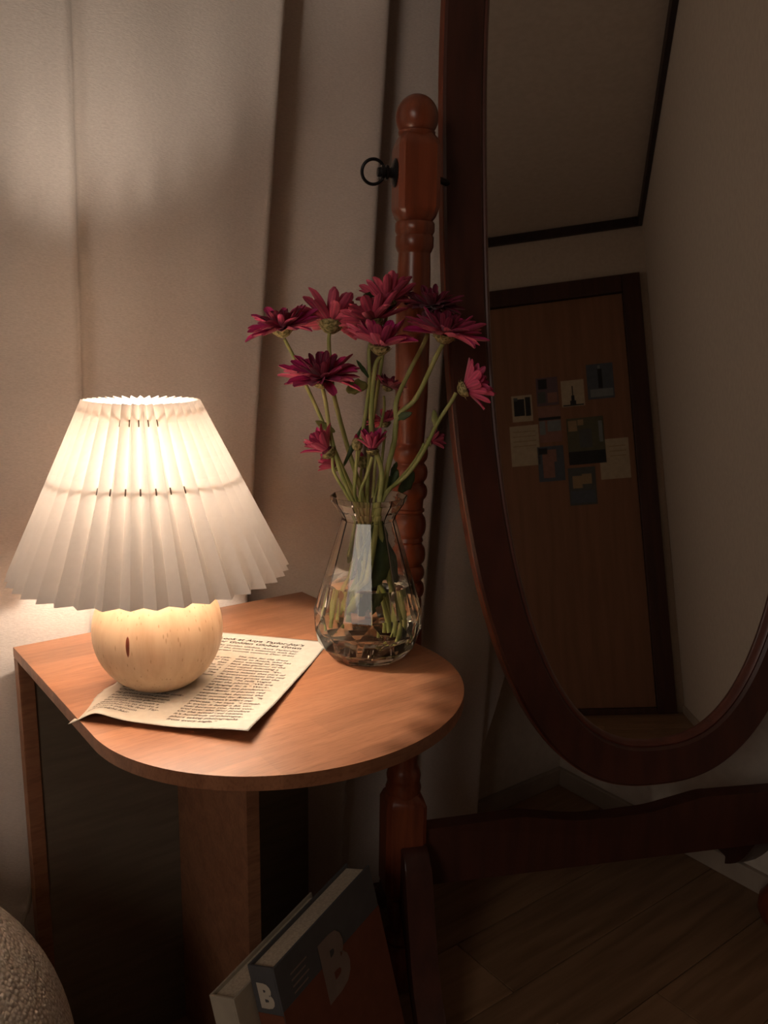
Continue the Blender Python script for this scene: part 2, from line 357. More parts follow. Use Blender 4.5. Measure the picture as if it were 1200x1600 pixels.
# ================================================================ CURTAIN
QC = -0.03
def pedge(px, py=300): return inpq(onpl(px, py, pq(0, QC), b))
def zat(px, py): return onpl(px, py, pq(0, QC), b).z
Zr = zat(422, 300)
# (p of fold edge at reference height, drop of the fold, lean dp/dz)
E = [(pedge(-330)[0], .030, .02), (pedge(-110)[0], .035, .02), (pedge(116)[0], .022, .025), (pedge(420)[0], .074, .085), (pedge(584)[0], .040, .06), (pedge(700)[0] , .035, .06), (pedge(815)[0], .03, .05), (pedge(900)[0], .03, .05)]
hz1 = onpl(757, 1132, pq(0, -.05), b); hz2 = onpl(725, 1261, pq(0, -.05), b)
hp1, hp2 = inpq(hz1)[0], inpq(hz2)[0]; HS = (hp1 - hp2) / (hz1.z - hz2.z)
def hem(z): return hp1 + HS * (z - hz1.z) if z < hz1.z else hp1 + 0.10 * (1 - math.exp(-(z - hz1.z) * HS / 0.10))
PL = -0.62
def curt_q(p, z):
    ed = [(e + m_ * (z - Zr), d) for e, d, m_ in E]
    prev = (PL - 0.2, 0.03)
    for e in ed:
        if p < e[0]: break
        prev = e
    else: e = (prev[0] + 0.2, 0.03)
    L = e[0] - prev[0]; s = max(0.0, min(1.0, (p - prev[0]) / L))
    lo = -0.012 - prev[1]; hi = -0.012
    k = s * s * (3 - 2 * s)
    q = lo + (hi - lo) * (0.3 * k + 0.7 * s)
    dl = (p - prev[0]) / 0.006                       # the steep back of the previous fold
    if dl < 1: q = hi + (q - hi) * max(0, dl) ** 0.6
    de = (e[0] - p) / 0.010                          # roll the front edge over
    if de < 1: q -= 0.006 * (1 - de) ** 2
    q += 0.0025 * sin(p * 31 + z * 1.7) + 0.0018 * sin(p * 57 - z * 2.3 + 1)
    return q
bm = B(); zs = [0.012 + i * (HC - 0.075) / 90 for i in range(91)]
cols = []
NP = 560
for i in range(NP + 1):
    col = []
    for z in zs:
        h = hem(z); p = PL + (h - PL) * i / NP
        col.append(bm.verts.new(pq(p, curt_q(p, z), z)))
    cols.append(col)
for i in range(NP):
    for j in range(90): bm.faces.new((cols[i][j], cols[i + 1][j], cols[i + 1][j + 1], cols[i][j + 1]))
cur = obj('curtain', bm, 'curtain', None, 180)
tag(cur, 'beige linen curtain hanging in deep vertical folds behind the lamp table', 'curtain')

# ================================================================ SIDE TABLE
WT, ST, ET = 0.36842, 0.25982, 0.1721
tb = thing('side_table', pq(WT / 2, 0.1), 'walnut side table with a rounded front edge, standing against the beige curtain', 'table')
TTH = 0.0125
bm = B(); N = 72
out = [pq(WT, 0, ZT), pq(0, 0, ZT)] + [pq(WT / 2 - WT / 2 * cos(pi * k / N), ST + ET * sin(pi * k / N), ZT) for k in range(N + 1)]
prism(bm, [p - Z * TTH for p in out], Z * TTH, 0.0012, 2)
obj('tabletop', bm, 'table', tb, 40)
zt = ZT - TTH
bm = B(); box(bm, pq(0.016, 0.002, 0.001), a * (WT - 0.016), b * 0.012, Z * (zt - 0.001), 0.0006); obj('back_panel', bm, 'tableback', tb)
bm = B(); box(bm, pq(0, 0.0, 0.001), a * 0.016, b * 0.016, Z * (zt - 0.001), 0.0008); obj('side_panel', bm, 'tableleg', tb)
# centre panel: its front edge sits where the photograph shows it
qf = 0.2
for _ in range(30):
    P = pq(WT / 2 - 0.008, qf, zt - 0.1) - CO; x = 600 + FPX * P.dot(Rt) / P.dot(Fw); qf += (383.5 - x) * 0.0009
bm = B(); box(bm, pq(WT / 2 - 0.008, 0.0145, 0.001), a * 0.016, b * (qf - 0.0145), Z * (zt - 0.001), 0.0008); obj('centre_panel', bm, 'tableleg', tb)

# ================================================================ LAMP
t = 0.84
for _ in range(20):
    rB = 100.5 * t / FPX * 0.99; t = (ZT + rB * 0.975 - CH) / ray(247, 977).z
LC = ont(247, 977, t); LT = t
LX = V((LC.x, LC.y, 0))
def axz(px, py, base, t0): return CH + ray(px, py).z * t0
lamp = thing('table_lamp', V((LC.x, LC.y, ZT + 0.0008)), 'lit table lamp with a round pale wooden base and cream pleated shade', 'lamp')
PAP = 0.0012
bm = B(); prof = []
zb = ZT + PAP
rb0 = rB * 0.42; prof.append((0, rb0 * 0.97))
a0 = math.asin(rb0 / rB)
for k in range(1, 30):
    th = a0 + (pi - a0 - 0.22) * k / 29
    prof.append((rB * cos(a0) - rB * cos(th), rB * sin(th)))
lathe(bm, prof, V((LC.x, LC.y, zb)), Z, 96)
base = obj('lamp_base', bm, 'ballwood', lamp, 60)
ZBT = zb + prof[-1][0]
def ball_mat(m):
    bs = m.node_tree.nodes['Principled BSDF']; tc = nd(m, 'ShaderNodeTexCoord')
    mp = nd(m, 'ShaderNodeMapping'); mp.inputs['Scale'].default_value = (90, 90, 14); lk(m, tc.outputs['Object'], mp.inputs[0])
    nz = nd(m, 'ShaderNodeTexNoise'); nz.inputs['Scale'].default_value = 1; nz.inputs['Detail'].default_value = 5; lk(m, mp.outputs[0], nz.inputs['Vector'])
    cr = nd(m, 'ShaderNodeValToRGB'); cr.color_ramp.elements[0].position = 0.3; cr.color_ramp.elements[1].position = 0.6
    cr.color_ramp.elements[0].color = (0.58, 0.385, 0.24, 1); cr.color_ramp.elements[1].color = (0.69, 0.505, 0.34, 1)
    lk(m, nz.outputs[0], cr.inputs[0])
    m3 = nd(m, 'ShaderNodeMapping'); m3.inputs['Scale'].default_value = (260, 260, 60); lk(m, tc.outputs['Object'], m3.inputs[0])
    vo = nd(m, 'ShaderNodeTexVoronoi'); vo.inputs['Scale'].default_value = 1; lk(m, m3.outputs[0], vo.inputs['Vector'])
    c3 = nd(m, 'ShaderNodeValToRGB'); c3.color_ramp.elements[0].position = 0.10; c3.color_ramp.elements[0].color = (0.55, 0.42, 0.30, 1); c3.color_ramp.elements[1].position = 0.22; c3.color_ramp.elements[1].color = (1, 1, 1, 1)
    lk(m, vo.outputs['Distance'], c3.inputs[0])
    mx = nd(m, 'ShaderNodeMix', data_type='RGBA', blend_type='MULTIPLY'); mx.inputs[0].default_value = 0.6
    lk(m, cr.outputs[0], mx.inputs[6]); lk(m, c3.outputs[0], mx.inputs[7])
    # the dark knot line: distance to a point on the ball
    kn = LC + ((ont(199, 1009, LT) - LC))
    d = (ray(199, 1009)); rr = (CO - LC); bq = d.dot(rr) / d.length_squared; disc = bq * bq - (rr.length_squared - rB * rB) / d.length_squared
    kn = CO + d * (-bq - sqrt(max(disc, 0)))
    sb = nd(m, 'ShaderNodeVectorMath', operation='SUBTRACT'); lk(m, tc.outputs['Object'], sb.inputs[0]); sb.inputs[1].default_value = kn
    m4 = nd(m, 'ShaderNodeMapping'); m4.inputs['Scale'].default_value = (620, 620, 105); m4.inputs['Rotation'].default_value = (0, 0.02, 0); lk(m, sb.outputs[0], m4.inputs[0])
    ln = nd(m, 'ShaderNodeVectorMath', operation='LENGTH'); lk(m, m4.outputs[0], ln.inputs[0])
    nn = nd(m, 'ShaderNodeMath', operation='MULTIPLY_ADD'); lk(m, nz.outputs[0], nn.inputs[0]); nn.inputs[1].default_value = 0.9; lk(m, ln.outputs['Value'], nn.inputs[2])
    c4 = nd(m, 'ShaderNodeValToRGB'); c4.color_ramp.elements[0].position = 0.0; c4.color_ramp.elements[0].color = (0.09, 0.02, 0.015, 1); c4.color_ramp.elements[1].position = 1.0; c4.color_ramp.elements[1].color = (1, 1, 1, 1)
    e = c4.color_ramp.elements.new(0.85); e.color = (0.30, 0.10, 0.06, 1)
    mp2 = nd(m, 'ShaderNodeMapRange'); mp2.inputs[1].default_value = 0.5; mp2.inputs[2].default_value = 1.75; lk(m, nn.outputs[0], mp2.inputs[0]); lk(m, mp2.outputs[0], c4.inputs[0])
    m5 = nd(m, 'ShaderNodeMix', data_type='RGBA', blend_type='MULTIPLY'); m5.inputs[0].default_value = 1.0
    lk(m, mx.outputs[2], m5.inputs[6]); lk(m, c4.outputs[0], m5.inputs[7]); lk(m, m5.outputs[2], bs.inputs['Base Color'])
ball_mat(M['ballwood'])
# shade
SX = ont(238, 893, LT); SXt = ont(236, 620, LT)
RBOT = 213 * LT / FPX; RTOP = 86 * LT / FPX
ZSB = SX.z + 0.002; ZST = SXt.z
NPL = 38
cb = V((SX.x, SX.y + 0.0, ZSB)); ct = V((SXt.x, SX.y, ZST))
pwid = 0.0145
def inner_r(R):
    h = pi * R / NPL; dp = sqrt(max(pwid ** 2 - h * h, 1e-8)); return R - dp
rib, rit = inner_r(RBOT), inner_r(RTOP)
Lp = sqrt((RBOT - RTOP) ** 2 + (ZST - ZSB) ** 2)
zit = ZSB + sqrt(Lp ** 2 - (rib - rit) ** 2)
rnd = random.Random(3)
jit = [(rnd.uniform(-.0008, .0008), rnd.uniform(-.0016, .0016)) for _ in range(2 * NPL)]
def shade_pt(i, s):
    """fold i (even = outer, odd = inner), s from bottom to top"""
    inner = i % 2; th = pi * i / NPL + 0.045
    j = jit[i % (2 * NPL)]
    rb_, rt_ = (rib, rit) if inner else (RBOT, RTOP); zt_ = zit if inner else ZST
    r = (rb_ + j[0]) + (rt_ + j[0] - rb_ - j[0]) * s; th += j[1] * 3 * (1 - s)
    c = cb.lerp(ct, s)
    return V((c.x + r * cos(th), c.y + r * sin(th), ZSB + (zt_ - ZSB) * s))
bm = B(); g = []
for i in range(2 * NPL):
    g.append([bm.verts.new(shade_pt(i, k / 10)) for k in range(11)])
for i in range(2 * NPL):
    A_, B_ = g[i], g[(i + 1) % (2 * NPL)]
    for k in range(10): bm.faces.new((A_[k], B_[k], B_[k + 1], A_[k + 1]))
sh = obj('lamp_shade', bm, 'shade', lamp)
def stitch(s, ln):
    bm = B()
    for i in range(1, 2 * NPL, 2):
        p = shade_pt(i, s); q1 = shade_pt(i, s + ln); nrm = (p - cb.lerp(ct, s)); nrm.z = 0; nrm.normalize()
        tube(bm, [p + nrm * 0.0010, q1 + nrm * 0.0010], 0.0007, 5)
    return bm
o = obj('stitching', stitch(0.535, 0.035), 'thread', sh); o['kind'] = 'stuff'; o['label'] = 'dark stitches round the middle of the shade'
o = obj('stitching', stitch(0.885, 0.035), 'thread', sh); o['kind'] = 'stuff'; o['label'] = 'dark stitches near the top of the shade'
for s, rr in ((0.55, 0.0012), (0.90, 0.0012)):
    bm = B(); c = cb.lerp(ct, s); r = rib + (rit - rib) * s - 0.0016; zz = ZSB + (zit - ZSB) * s
    tube(bm, [V((c.x + r * cos(2 * pi * k / 64), c.y + r * sin(2 * pi * k / 64), zz)) for k in range(64)], rr, 8, True)
    for k in range(3):
        if s > 0.7:
            th = 2 * pi * k / 3 + 0.5
            tube(bm, [V((c.x + r * cos(th), c.y + r * sin(th), zz)), V((c.x + 0.02 * cos(th), c.y + 0.02 * sin(th), zz - 0.02)), V((c.x + .016 * cos(th), c.y + .016 * sin(th), zz - 0.052))], 0.001, 6)
    obj('shade_ring', bm, 'wire', sh, 60)
# socket and bulb
ZBU = ZST - 0.062
bm = B(); lathe(bm, [(0, .017), (.004, .017), (.006, .007), (ZBU - 0.062 - ZBT, .007), (ZBU - .060 - ZBT, .0165), (ZBU - .024 - ZBT, .0165), (ZBU - .022 - ZBT, .013)], V((ct.x, ct.y, ZBT - 0.001)), Z, 32)
obj('lamp_socket', bm, 'wire', lamp, 40)
em = bpy.data.materials.new('glowing_bulb'); em.use_nodes = True; nt = em.node_tree; nt.nodes.clear()
eo = nt.nodes.new('ShaderNodeOutputMaterial'); ee = nt.nodes.new('ShaderNodeEmission'); ee.inputs[0].default_value = (*BULB_COL, 1); ee.inputs[1].default_value = BULB_W; nt.links.new(ee.outputs[0], eo.inputs[0])
M['bulb'] = em
bm = B(); prb = [(-.0225, .004), (-.009, .004)] + [(0.007 * -cos(th_), 0.007 * sin(th_)) for th_ in [0.7 + k * (pi - 0.75) / 12 for k in range(13)]]
lathe(bm, prb, V((ct.x, ct.y, ZBU)), Z, 20)
obj('light_bulb', bm, 'bulb', lamp, 60)
# lamp cord, off the back of the table and down behind its left edge
P = [V((LC.x, LC.y, ZT + .004)) + (-b * 0.3 + Fw * 0.05).normalized() * 0.03]
lp, lq = inpq(LC)
pts = [pq(lp + 0.010, lq - 0.045, ZT + .0036), pq(lp + .02, 0.03, ZT + .0028), pq(lp + .02, 0.006, ZT + .0034), pq(lp + .02, -.0045, ZT - .006), pq(lp - .02, -.0055, ZT - .08), pq(0.02, -.006, ZT - 0.2)]
for px, py in ((46, 1408), (39, 1430), (33, 1455), (30.5, 1485)):
    pts.append(onpl(px, py, pq(0, -0.0055), b))
pts += [pts[-1] - Z * 0.1 + a * .002, V((pts[-1].x, pts[-1].y, 0.012)) + a * .01, V((pts[-1].x, pts[-1].y, 0.004)) - a * .1]
bm = B(); tube(bm, catmull(pts, 8), 0.0026, 8); obj('cord', bm, 'cable', lamp, 180)['label'] = 'pale lamp cord beside the curtain'

# ================================================================ MAGAZINE PAGE
pN = onz(104, 1124, ZT); pR = onz(388, 1158, ZT); pF = onz(514, 1004, ZT)
UU = pR - pN; VV_ = pF - pR
VV_ = (VV_ - UU * (VV_.dot(UU) / UU.length_squared) * 0.6)
def sst(x): x = max(0, min(1, x)); return x * x * (3 - 2 * x)
def pap(u, v, off=0.0):
    P = pN + UU * u + VV_ * v
    z = 0.0007
    z += 0.0085 * sst((u - 0.55) / 0.45) * sst((0.9 - v) / 0.9) * 0.6
    z += 0.0050 * sst((0.30 - v) / 0.30) * sst(u / 0.2) * (1 - 0.3 * u)
    d = 1 - (u / 0.16 + v / 0.20)
    if d > 0: z -= 0.006 * d
    z += 0.0040 * math.exp(-((u - .16) / .12) ** 2) * sst((.22 - v) / .22)
    return P + Z * (max(z, 0.0006 if d <= 0 else -0.01) + off)
bm = B(); nu, nv = 60, 60
rnd = random.Random(5)
tear = [0.010 * rnd.random() + 0.012 * sin(j * 0.31) * sin(j * 0.11) for j in range(nv + 1)]
gr = [[bm.verts.new(pap(tear[j] * max(0, 1 - i / 3.) + i / nu, j / nv)) for j in range(nv + 1)] for i in range(nu + 1)]
for i in range(nu):
    for j in range(nv): bm.faces.new((gr[i][j], gr[i + 1][j], gr[i + 1][j + 1], gr[i][j + 1]))
page = obj('magazine_page', bm, 'paper', None, 180)
tag(page, 'cream magazine page with two columns of text under the wooden lamp base', 'magazine page')
so = page.modifiers.new('t', 'SOLIDIFY'); so.thickness = 0.0002; so.offset = -1
right = ['The idea for the dress', 'came to Roach, who has', 'been wanting to bring', 'back the glamour of the', 'red carpet following a', 'year of sweatpants. \u201cEv-', 'eryone misses that part of', 'it; everyone misses the red', 'carpet, the gowns and the', 'jewelry,\u201d he tells Vogue', 'over the phone. \u201cWe are', 'all longing for it.\u201d Work-', 'ing during the pandemic\u2014', 'with fewer in-person red', 'carpets\u2014has become the', 'new normal for Roach. \u201cIt', 'really doesn\u2019t affect my', 'process,\u201d he says. \u201cI actual-', 'ly enjoy it being a bit vir-', 'tual because you have con-', 'trol over the final product.', 'On the actual red carpet,', 'it\u2019s hundreds of photogra-', 'phers taking photographs', 'from every angle.\u201d']
left = ['felt cele-', 'most? The', 'that', 'he for', 'mum, a', 'with', 'The', 'most', '', '', '', 'alternative with', 'Chose to realize the strik-', 'ing green Lurex gown', 'and accompanying cape.', 'Dripping with glamour,', 'the dress came with a', 'draped bust to evoke a', 'bombshell \u201870s feel. Tay-', 'lor-Joy\u2019s platinum', 'pin-straight hair']
lu, lv = UU.length, VV_.length
def uvof(px, py):
    d = onz(px, py, ZT + .003) - pN; u2 = UU.dot(UU); v2 = VV_.dot(VV_); w_ = UU.dot(VV_); det = u2 * v2 - w_ * w_
    du, dv = d.dot(UU), d.dot(VV_); return ((du * v2 - dv * w_) / det, (dv * u2 - du * w_) / det)
r_last = uvof(259, 1127); r_first = uvof(374, 1024); l_last = uvof(136, 1111); l_first = uvof(338, 1022); t_last = uvof(470, 1003)
rw = uvof(346, 1138)
def put_lines(bm, lines, u0, v0, v1, size, ralign=None, bold=0.00007):
    n = len(lines)
    for i, s in enumerate(lines):
        if not s: continue
        v = v0 + (v1 - v0) * (i / max(1, n - 1)); uu0 = u0 if ralign is None else ralign
        vv, ff = text_mesh(s, size, bold, 0.25, 'LEFT' if ralign is None else 'RIGHT', 1.04)
        nv_ = []
        for c in vv:
            nv_.append(bm.verts.new(pap(uu0 + c.x * 1.08 / lu, v + c.y / lv, 0.00025)))
        for f in ff:
            try: bm.faces.new([nv_[k] for k in f])
            except ValueError: pass
TS = 0.0055
stepv = (r_first[1] - r_last[1]) / 24
bm = B()
put_lines(bm, right, r_last[0], r_first[1], r_last[1], TS)
obj('printed_text', bm, 'ink', page)
bm = B()
nl = len(left)
put_lines(bm, left[:8], None, r_last[1] + stepv * 23.2, r_last[1] + stepv * 16.2, TS, r_last[0] - 0.03)
obj('printed_text', bm, 'ink', page)
bm = B(); put_lines(bm, left[11:], l_last[0], l_last[1] + stepv * 9, l_last[1], TS)
obj('printed_text', bm, 'ink', page)
bm = B(); h1, h2 = uvof(476, 1007.5), uvof(470, 1012)
put_lines(bm, ['A Closer Look at Anya Taylor-Joy\u2019s', 'Custom Dior Golden Globes Gown'], None, h1[1], h2[1], 0.0084, h1[0] - .01, 0.00020)
obj('printed_headline', bm, 'ink', page)
bm = B(); h1, h2 = uvof(465, 1016.5), uvof(461, 1024)
put_lines(bm, ['Look at the Golden Globes, Anya Taylor-Joy', 'commanded the internet\u2019s attention with her', 'charming green custom couture Dior dress'], None, h1[1], h2[1], 0.0056, h1[0])
obj('printed_subheading', bm, 'ink', page)

# ================================================================ VASE
t = 0.93
for _ in range(12):
    rbs = 60 * t / FPX; fp = onz(576, 1045, ZT); dr = V((fp.x, fp.y, 0)).normalized(); VC = V((fp.x, fp.y, 0)) + dr * rbs; t = (V((VC.x, VC.y, ZT)) - CO).dot(Fw)
VT = t; VC.z = ZT
def vh(py): return CH + ray(577, py).z * VT - ZT
def vr(px): return px * VT / FPX
VX = ont(577, 800, VT); VC.x = VX.x
NV = 12
Hrim, Hneck, HWAT = vh(766), vh(804), vh(903)
H1, H2, H3 = vh(946), vh(974), vh(1001)
rings_o = [(0.0, vr(56), 0), (0.003, vr(61), 0), (H3, vr(76), 0), (H2, vr(84), 0.5), (H1, vr(83), 0), (Hneck + 0.001, vr(41), 0), (Hneck + 0.004, vr(42), 0), (Hneck + 0.012, vr(49), 0), (Hrim - .006, vr(57), 0), (Hrim, vr(58.5), 0)]
vase = B(); th0 = 0.10
def ringp(bm, h, r, n):
    # ring of n points on the flat sides of the twelve-sided outline
    o = []
    for i in range(n):
        ph = 2 * pi * i / n; k = r * cos(pi / NV) / cos((ph % (2 * pi / NV)) - pi / NV)
        o.append(bm.verts.new(VC + V((k * cos(ph + th0), k * sin(ph + th0), h))))
    return o
def ringv(bm, h, r, off, n=NV, cen=None):
    return [bm.verts.new((cen or VC) + V((r * cos(2 * pi * (i + off) / n + th0), r * sin(2 * pi * (i + off) / n + th0), h))) for i in range(n)]
R_ = [ringv(vase, h + 0.0008, r, o_) for h, r, o_ in rings_o]
for k in range(len(R_) - 1):
    A_, B_ = R_[k], R_[k + 1]; oa, ob = rings_o[k][2], rings_o[k + 1][2]
    for i in range(NV):
        j = (i + 1) % NV
        if oa == ob: vase.faces.new((A_[i], A_[j], B_[j], B_[i]))
        elif oa < ob:      # upper ring rotated half a step forward
            vase.faces.new((A_[i], A_[j], B_[i])); vase.faces.new((A_[j], B_[j], B_[i]))
        else:
            vase.faces.new((A_[i], B_[j], B_[i])); vase.faces.new((A_[i], A_[j], B_[j]))
vase.faces.new(list(reversed(R_[0])))
TG = 0.0022; NI = 48
def ir(px): return vr(px) * 0.966 - TG
inn = [(Hrim, ir(58.5) + .0010), (Hrim - .006, ir(56.5)), (Hneck + .010, ir(46)), (Hneck, ir(41)), (H1 + (Hneck - H1) * .66, ir(55.5)), (H1 + (Hneck - H1) * .33, ir(69.5)), (H1, ir(81)), (H2, ir(82)), (H3, ir(73)), (0.0145, ir(62)), (0.0115, ir(50))]
IR = [ringp(vase, h + 0.0008, r / .966, NI) if h > H1 + .004 else ringv(vase, h + 0.0008, r, 0, NI) for h, r in inn]
for i in range(NV):
    o0, o1 = R_[-1][i], R_[-1][(i + 1) % NV]; q_ = [IR[0][(4 * i + k) % NI] for k in range(5)]
    for f in ((o0, q_[1], q_[0]), (o0, q_[2], q_[1]), (o0, o1, q_[2]), (o1, q_[3], q_[2]), (o1, q_[4], q_[3])): vase.faces.new(f)
smooth_in = []; rim_k = 0
for A_, B_ in zip(IR, IR[1:]):
    for i in range(NI):
        j = (i + 1) % NI; smooth_in.append(vase.faces.new((A_[i], A_[j], B_[j], B_[i])))
vase.faces.new(IR[-1])
for f in smooth_in:
    if max(v.co.z for v in f.verts) < ZT + H1 + .004: f.smooth = True
vo = obj('glass_vase', vase, 'glass')
tag(vo, 'clear faceted glass vase half full of water, holding the pink flowers', 'vase')
def inr(h):
    for (h0, r0), (h1, r1) in zip(inn, inn[1:]):
        if h1 <= h <= h0: return r1 + (r0 - r1) * (h - h1) / (h0 - h1)
    return inn[-1][1]
bm = B(); hs = [0.0116, 0.0145, H3, H2, H1, HWAT - 0.0001, HWAT]
WR = [ringv(bm, h + .0008, inr(h) + 0.0001, 0, NI) for h in hs]
for A_, B_ in zip(WR, WR[1:]):
    for i in range(NI):
        j = (i + 1) % NI; bm.faces.new((A_[i], A_[j], B_[j], B_[i])).smooth = True
bm.faces.new(list(reversed(WR[0]))); bm.faces.new(WR[-1])
tag(obj('water', bm, 'water'), 'clear water filling the lower half of the glass vase', 'water')

# ================================================================ FLOWERS
def petal_mesh(name, L, W, curl, cup, m, seed):
    """one ray petal along +x from the origin, face up +z, in its own mesh"""
    rn = random.Random(seed); nx, ny = 8, 6; bm = B(); g = []
    sv = []
    for i in range(nx + 1):
        s = i / nx; wd = W * (0.28 + 0.72 * sin(pi * min(1, (s + 0.12) * 0.72)) ** 0.8) * (1 if s < 0.82 else sqrt(max(0.02, 1 - ((s - 0.82) / 0.19) ** 2)))
        row = []
        for j in range(ny + 1):
            v = (j / ny - 0.5) * 2
            z = curl * L * s * s + cup * wd * (v * v) * 0.5 - 0.05 * W * cos(v * pi * 2.5)
            row.append(bm.verts.new((L * s, wd * v * 0.5, z)))
            sv.append(0.5 + 0.5 * cos(v * pi * 2.5))
        g.append(row)
    for i in range(nx):
        for j in range(ny): bm.faces.new((g[i][j], g[i + 1][j], g[i + 1][j + 1], g[i][j + 1]))
    me = bpy.data.meshes.new(name); bm.to_mesh(me); bm.free(); me.materials.append(M[m]); me.shade_smooth()
    at = me.attributes.new('stripe', 'FLOAT', 'POINT')
    for i_, v_ in enumerate(sv): at.data[i_].value = v_
    return me
PM = {}
for m in ('petal', 'petaldark', 'petalpink'):
    PM[m] = [petal_mesh('petal', 1.0, wd, cu, cp, m, k) for k, (wd, cu, cp) in enumerate(((.32, .10, .45), (.29, -.12, .55), (.36, .02, .40), (.27, .20, .6)))]
def frame(n):
    n = n.normalized(); x = n.orthogonal().normalized(); return x, n.cross(x), n
def head(parent, cen, n, R, rows, m='petal', seed=0, cal=0.30, disk=0.22, label=None):
    """flower head: disk, calyx and ray petals; rows = [(count, angle from axis deg, length factor)]"""
    rn = random.Random(seed); x, y, z = frame(n)
    bm = B(); lathe(bm, [(-.02 * R, disk * R * .8), (.06 * R, disk * R), (.12 * R, disk * R * .7), (.15 * R, disk * R * .2)], cen, z, 16)
    hd = obj('flower_head', bm, 'disk', parent, 60)
    if label: hd['label'] = label
    bm = B(); lathe(bm, [(-cal * R * 0.95, .05 * R), (-cal * R * .80, cal * R * .55), (-cal * R * .4, cal * R * .95), (-.02 * R, cal * R), (.01 * R, cal * R * .8)], cen, z, 18)
    for k in range(14):                                  # sepal tips
        th = 2 * pi * k / 14 + rn.uniform(-.1, .1); d = x * cos(th) + y * sin(th); s = d.cross(z)
        p0 = cen + d * cal * R * .85 - z * cal * R * .45
        tip = cen + d * cal * R * rn.uniform(1.15, 1.4) - z * R * rn.uniform(-.03, .12)
        v_ = [bm.verts.new(p) for p in (p0 - s * .05 * R, p0 + s * .05 * R, tip, p0 + d * .03 * R)]
        bm.faces.new((v_[0], v_[1], v_[2])); bm.faces.new((v_[1], v_[3], v_[2])); bm.faces.new((v_[3], v_[0], v_[2]))
    obj('calyx', bm, 'calyx', hd, 50)
    inv = parent_inv(hd)
    for ri, (cnt, ang, lf) in enumerate(rows):
        off = rn.random()
        for k in range(cnt):
            th = 2 * pi * (k + off + rn.uniform(-.18, .18)) / cnt; an = radians(ang + rn.uniform(-9, 9)); L = R * lf * rn.uniform(.86, 1.08)
            d = x * cos(th) + y * sin(th); dx = d * sin(an) + z * cos(an); dz = z * sin(an) - d * cos(an)   # petal face looks to the axis
            dy = dz.cross(dx); tw = rn.uniform(-.35, .35); dy2 = dy * cos(tw) + dz * sin(tw); dz2 = dz * cos(tw) - dy * sin(tw)
            base_ = cen + d * disk * R * .55 * (1 if ang > 40 else .6)
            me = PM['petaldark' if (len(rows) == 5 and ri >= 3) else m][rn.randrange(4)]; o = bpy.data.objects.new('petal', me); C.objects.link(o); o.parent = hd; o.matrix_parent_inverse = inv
            o.matrix_basis = Matrix(((dx.x * L, dy2.x * L, dz2.x * L, base_.x), (dx.y * L, dy2.y * L, dz2.y * L, base_.y), (dx.z * L, dy2.z * L, dz2.z * L, base_.z), (0, 0, 0, 1)))
    return cen - z.normalized() * cal * R * 0.85
def leaf(parent, P0, tip, side, wd, m='leaf', droop=0.0):
    """pointed leaf blade from P0 to tip, folded along its midrib"""
    bm = B(); L = (tip - P0).length; d = (tip - P0).normalized(); s = (side - d * side.dot(d)).normalized(); n = d.cross(s)
    g = []; N_ = 9
    for i in range(N_ + 1):
        t_ = i / N_; w_ = wd * (sin(pi * min(1, t_ * 0.93 + 0.05)) ** 0.75) * (1 + .12 * sin(t_ * 17))
        g.append([bm.verts.new(P0 + d * L * t_ + s * w_ * v + n * (abs(v) * w_ * .25 - droop * L * t_ * t_)) for v in (-1, -.5, 0, .5, 1)])
    for i in range(N_):
        for j in range(4): bm.faces.new((g[i][j], g[i + 1][j], g[i + 1][j + 1], g[i][j + 1]))
    o = obj('leaf', bm, m, parent, 180); so = o.modifiers.new('t', 'SOLIDIFY'); so.thickness = 0.0004
    return o
def stem_obj(parent, pts, r0, r1):
    r0 *= .9; r1 *= .88
    P = catmull(pts, 8); m_ = len(P); bm = B()
    rr = [r0 + (r1 - r0) * i / (m_ - 1) for i in range(m_)]
    for i in range(m_): rr[i] *= 1 + 0.10 * sin(i * 0.9) * (i % 8 == 0)
    tube(bm, P, rr, 8); return obj('stem', bm, 'stem', parent, 180)
def at(px, py, dy=0.0): return ont(px, py, VT + dy)
def inside(px, py, dy=0.0):
    """a point of the photograph at vase depth, kept inside the vase wall"""
    P = at(px, py, dy); h = P.z - VC.z; r = inr(min(max(h, .012), Hrim - .001)) - 0.005; d = V((P.x - VC.x, P.y - VC.y, 0))
    if d.length > r: d = d.normalized() * r
    return V((VC.x + d.x, VC.y + d.y, max(P.z, VC.z + 0.0165)))
FULL = [(13, 96, 1.0), (14, 80, .97), (13, 62, .82), (12, 42, .64), (8, 20, .48)]
OPEN = [(12, 84, 1.0), (13, 62, .97), (8, 45, .8)]
CUP = [(9, 40, 1.0), (9, 24, .95), (5, 10, .8)]
def pxr(r): return r * VT / FPX
def spray(label, heads, stems, leaves=()):
    base_pt = stems[0][0][-1]
    root = thing('chrysanthemum', base_pt, label, 'flower', 'pink chrysanthemums in the glass vase')
    for (P, r0, r1) in stems: stem_obj(root, P, r0, r1)
    for h in heads:
        if len(h) > 6 : head(root, *h[:6], label=h[6])
        else: head(root, *h)
    for l in leaves: leaf(root, *l)
    return root
def n_(x, y, z): return V((x, y, z))
# 1 far left head
c = at(441, 512, -.01)
spray('crimson bloom farthest left, above the lamp side of the bouquet', [(c, n_(-.16, -.17, .97), pxr(54), FULL, 'petalpink', 11)],
      [([c - n_(-.16, -.17, .97).normalized() * .012, at(461, 562, -.005), at(475, 595), at(500, 650), at(530, 720), inside(548, 772, .0), inside(560, 806), inside(552, 880), inside(538, 945), inside(532, 980)], .0021, .0028)],
      [(at(523, 675), at(492, 657, -.01), n_(.2, 0, 1), .004, 'paleleaf', .1)])
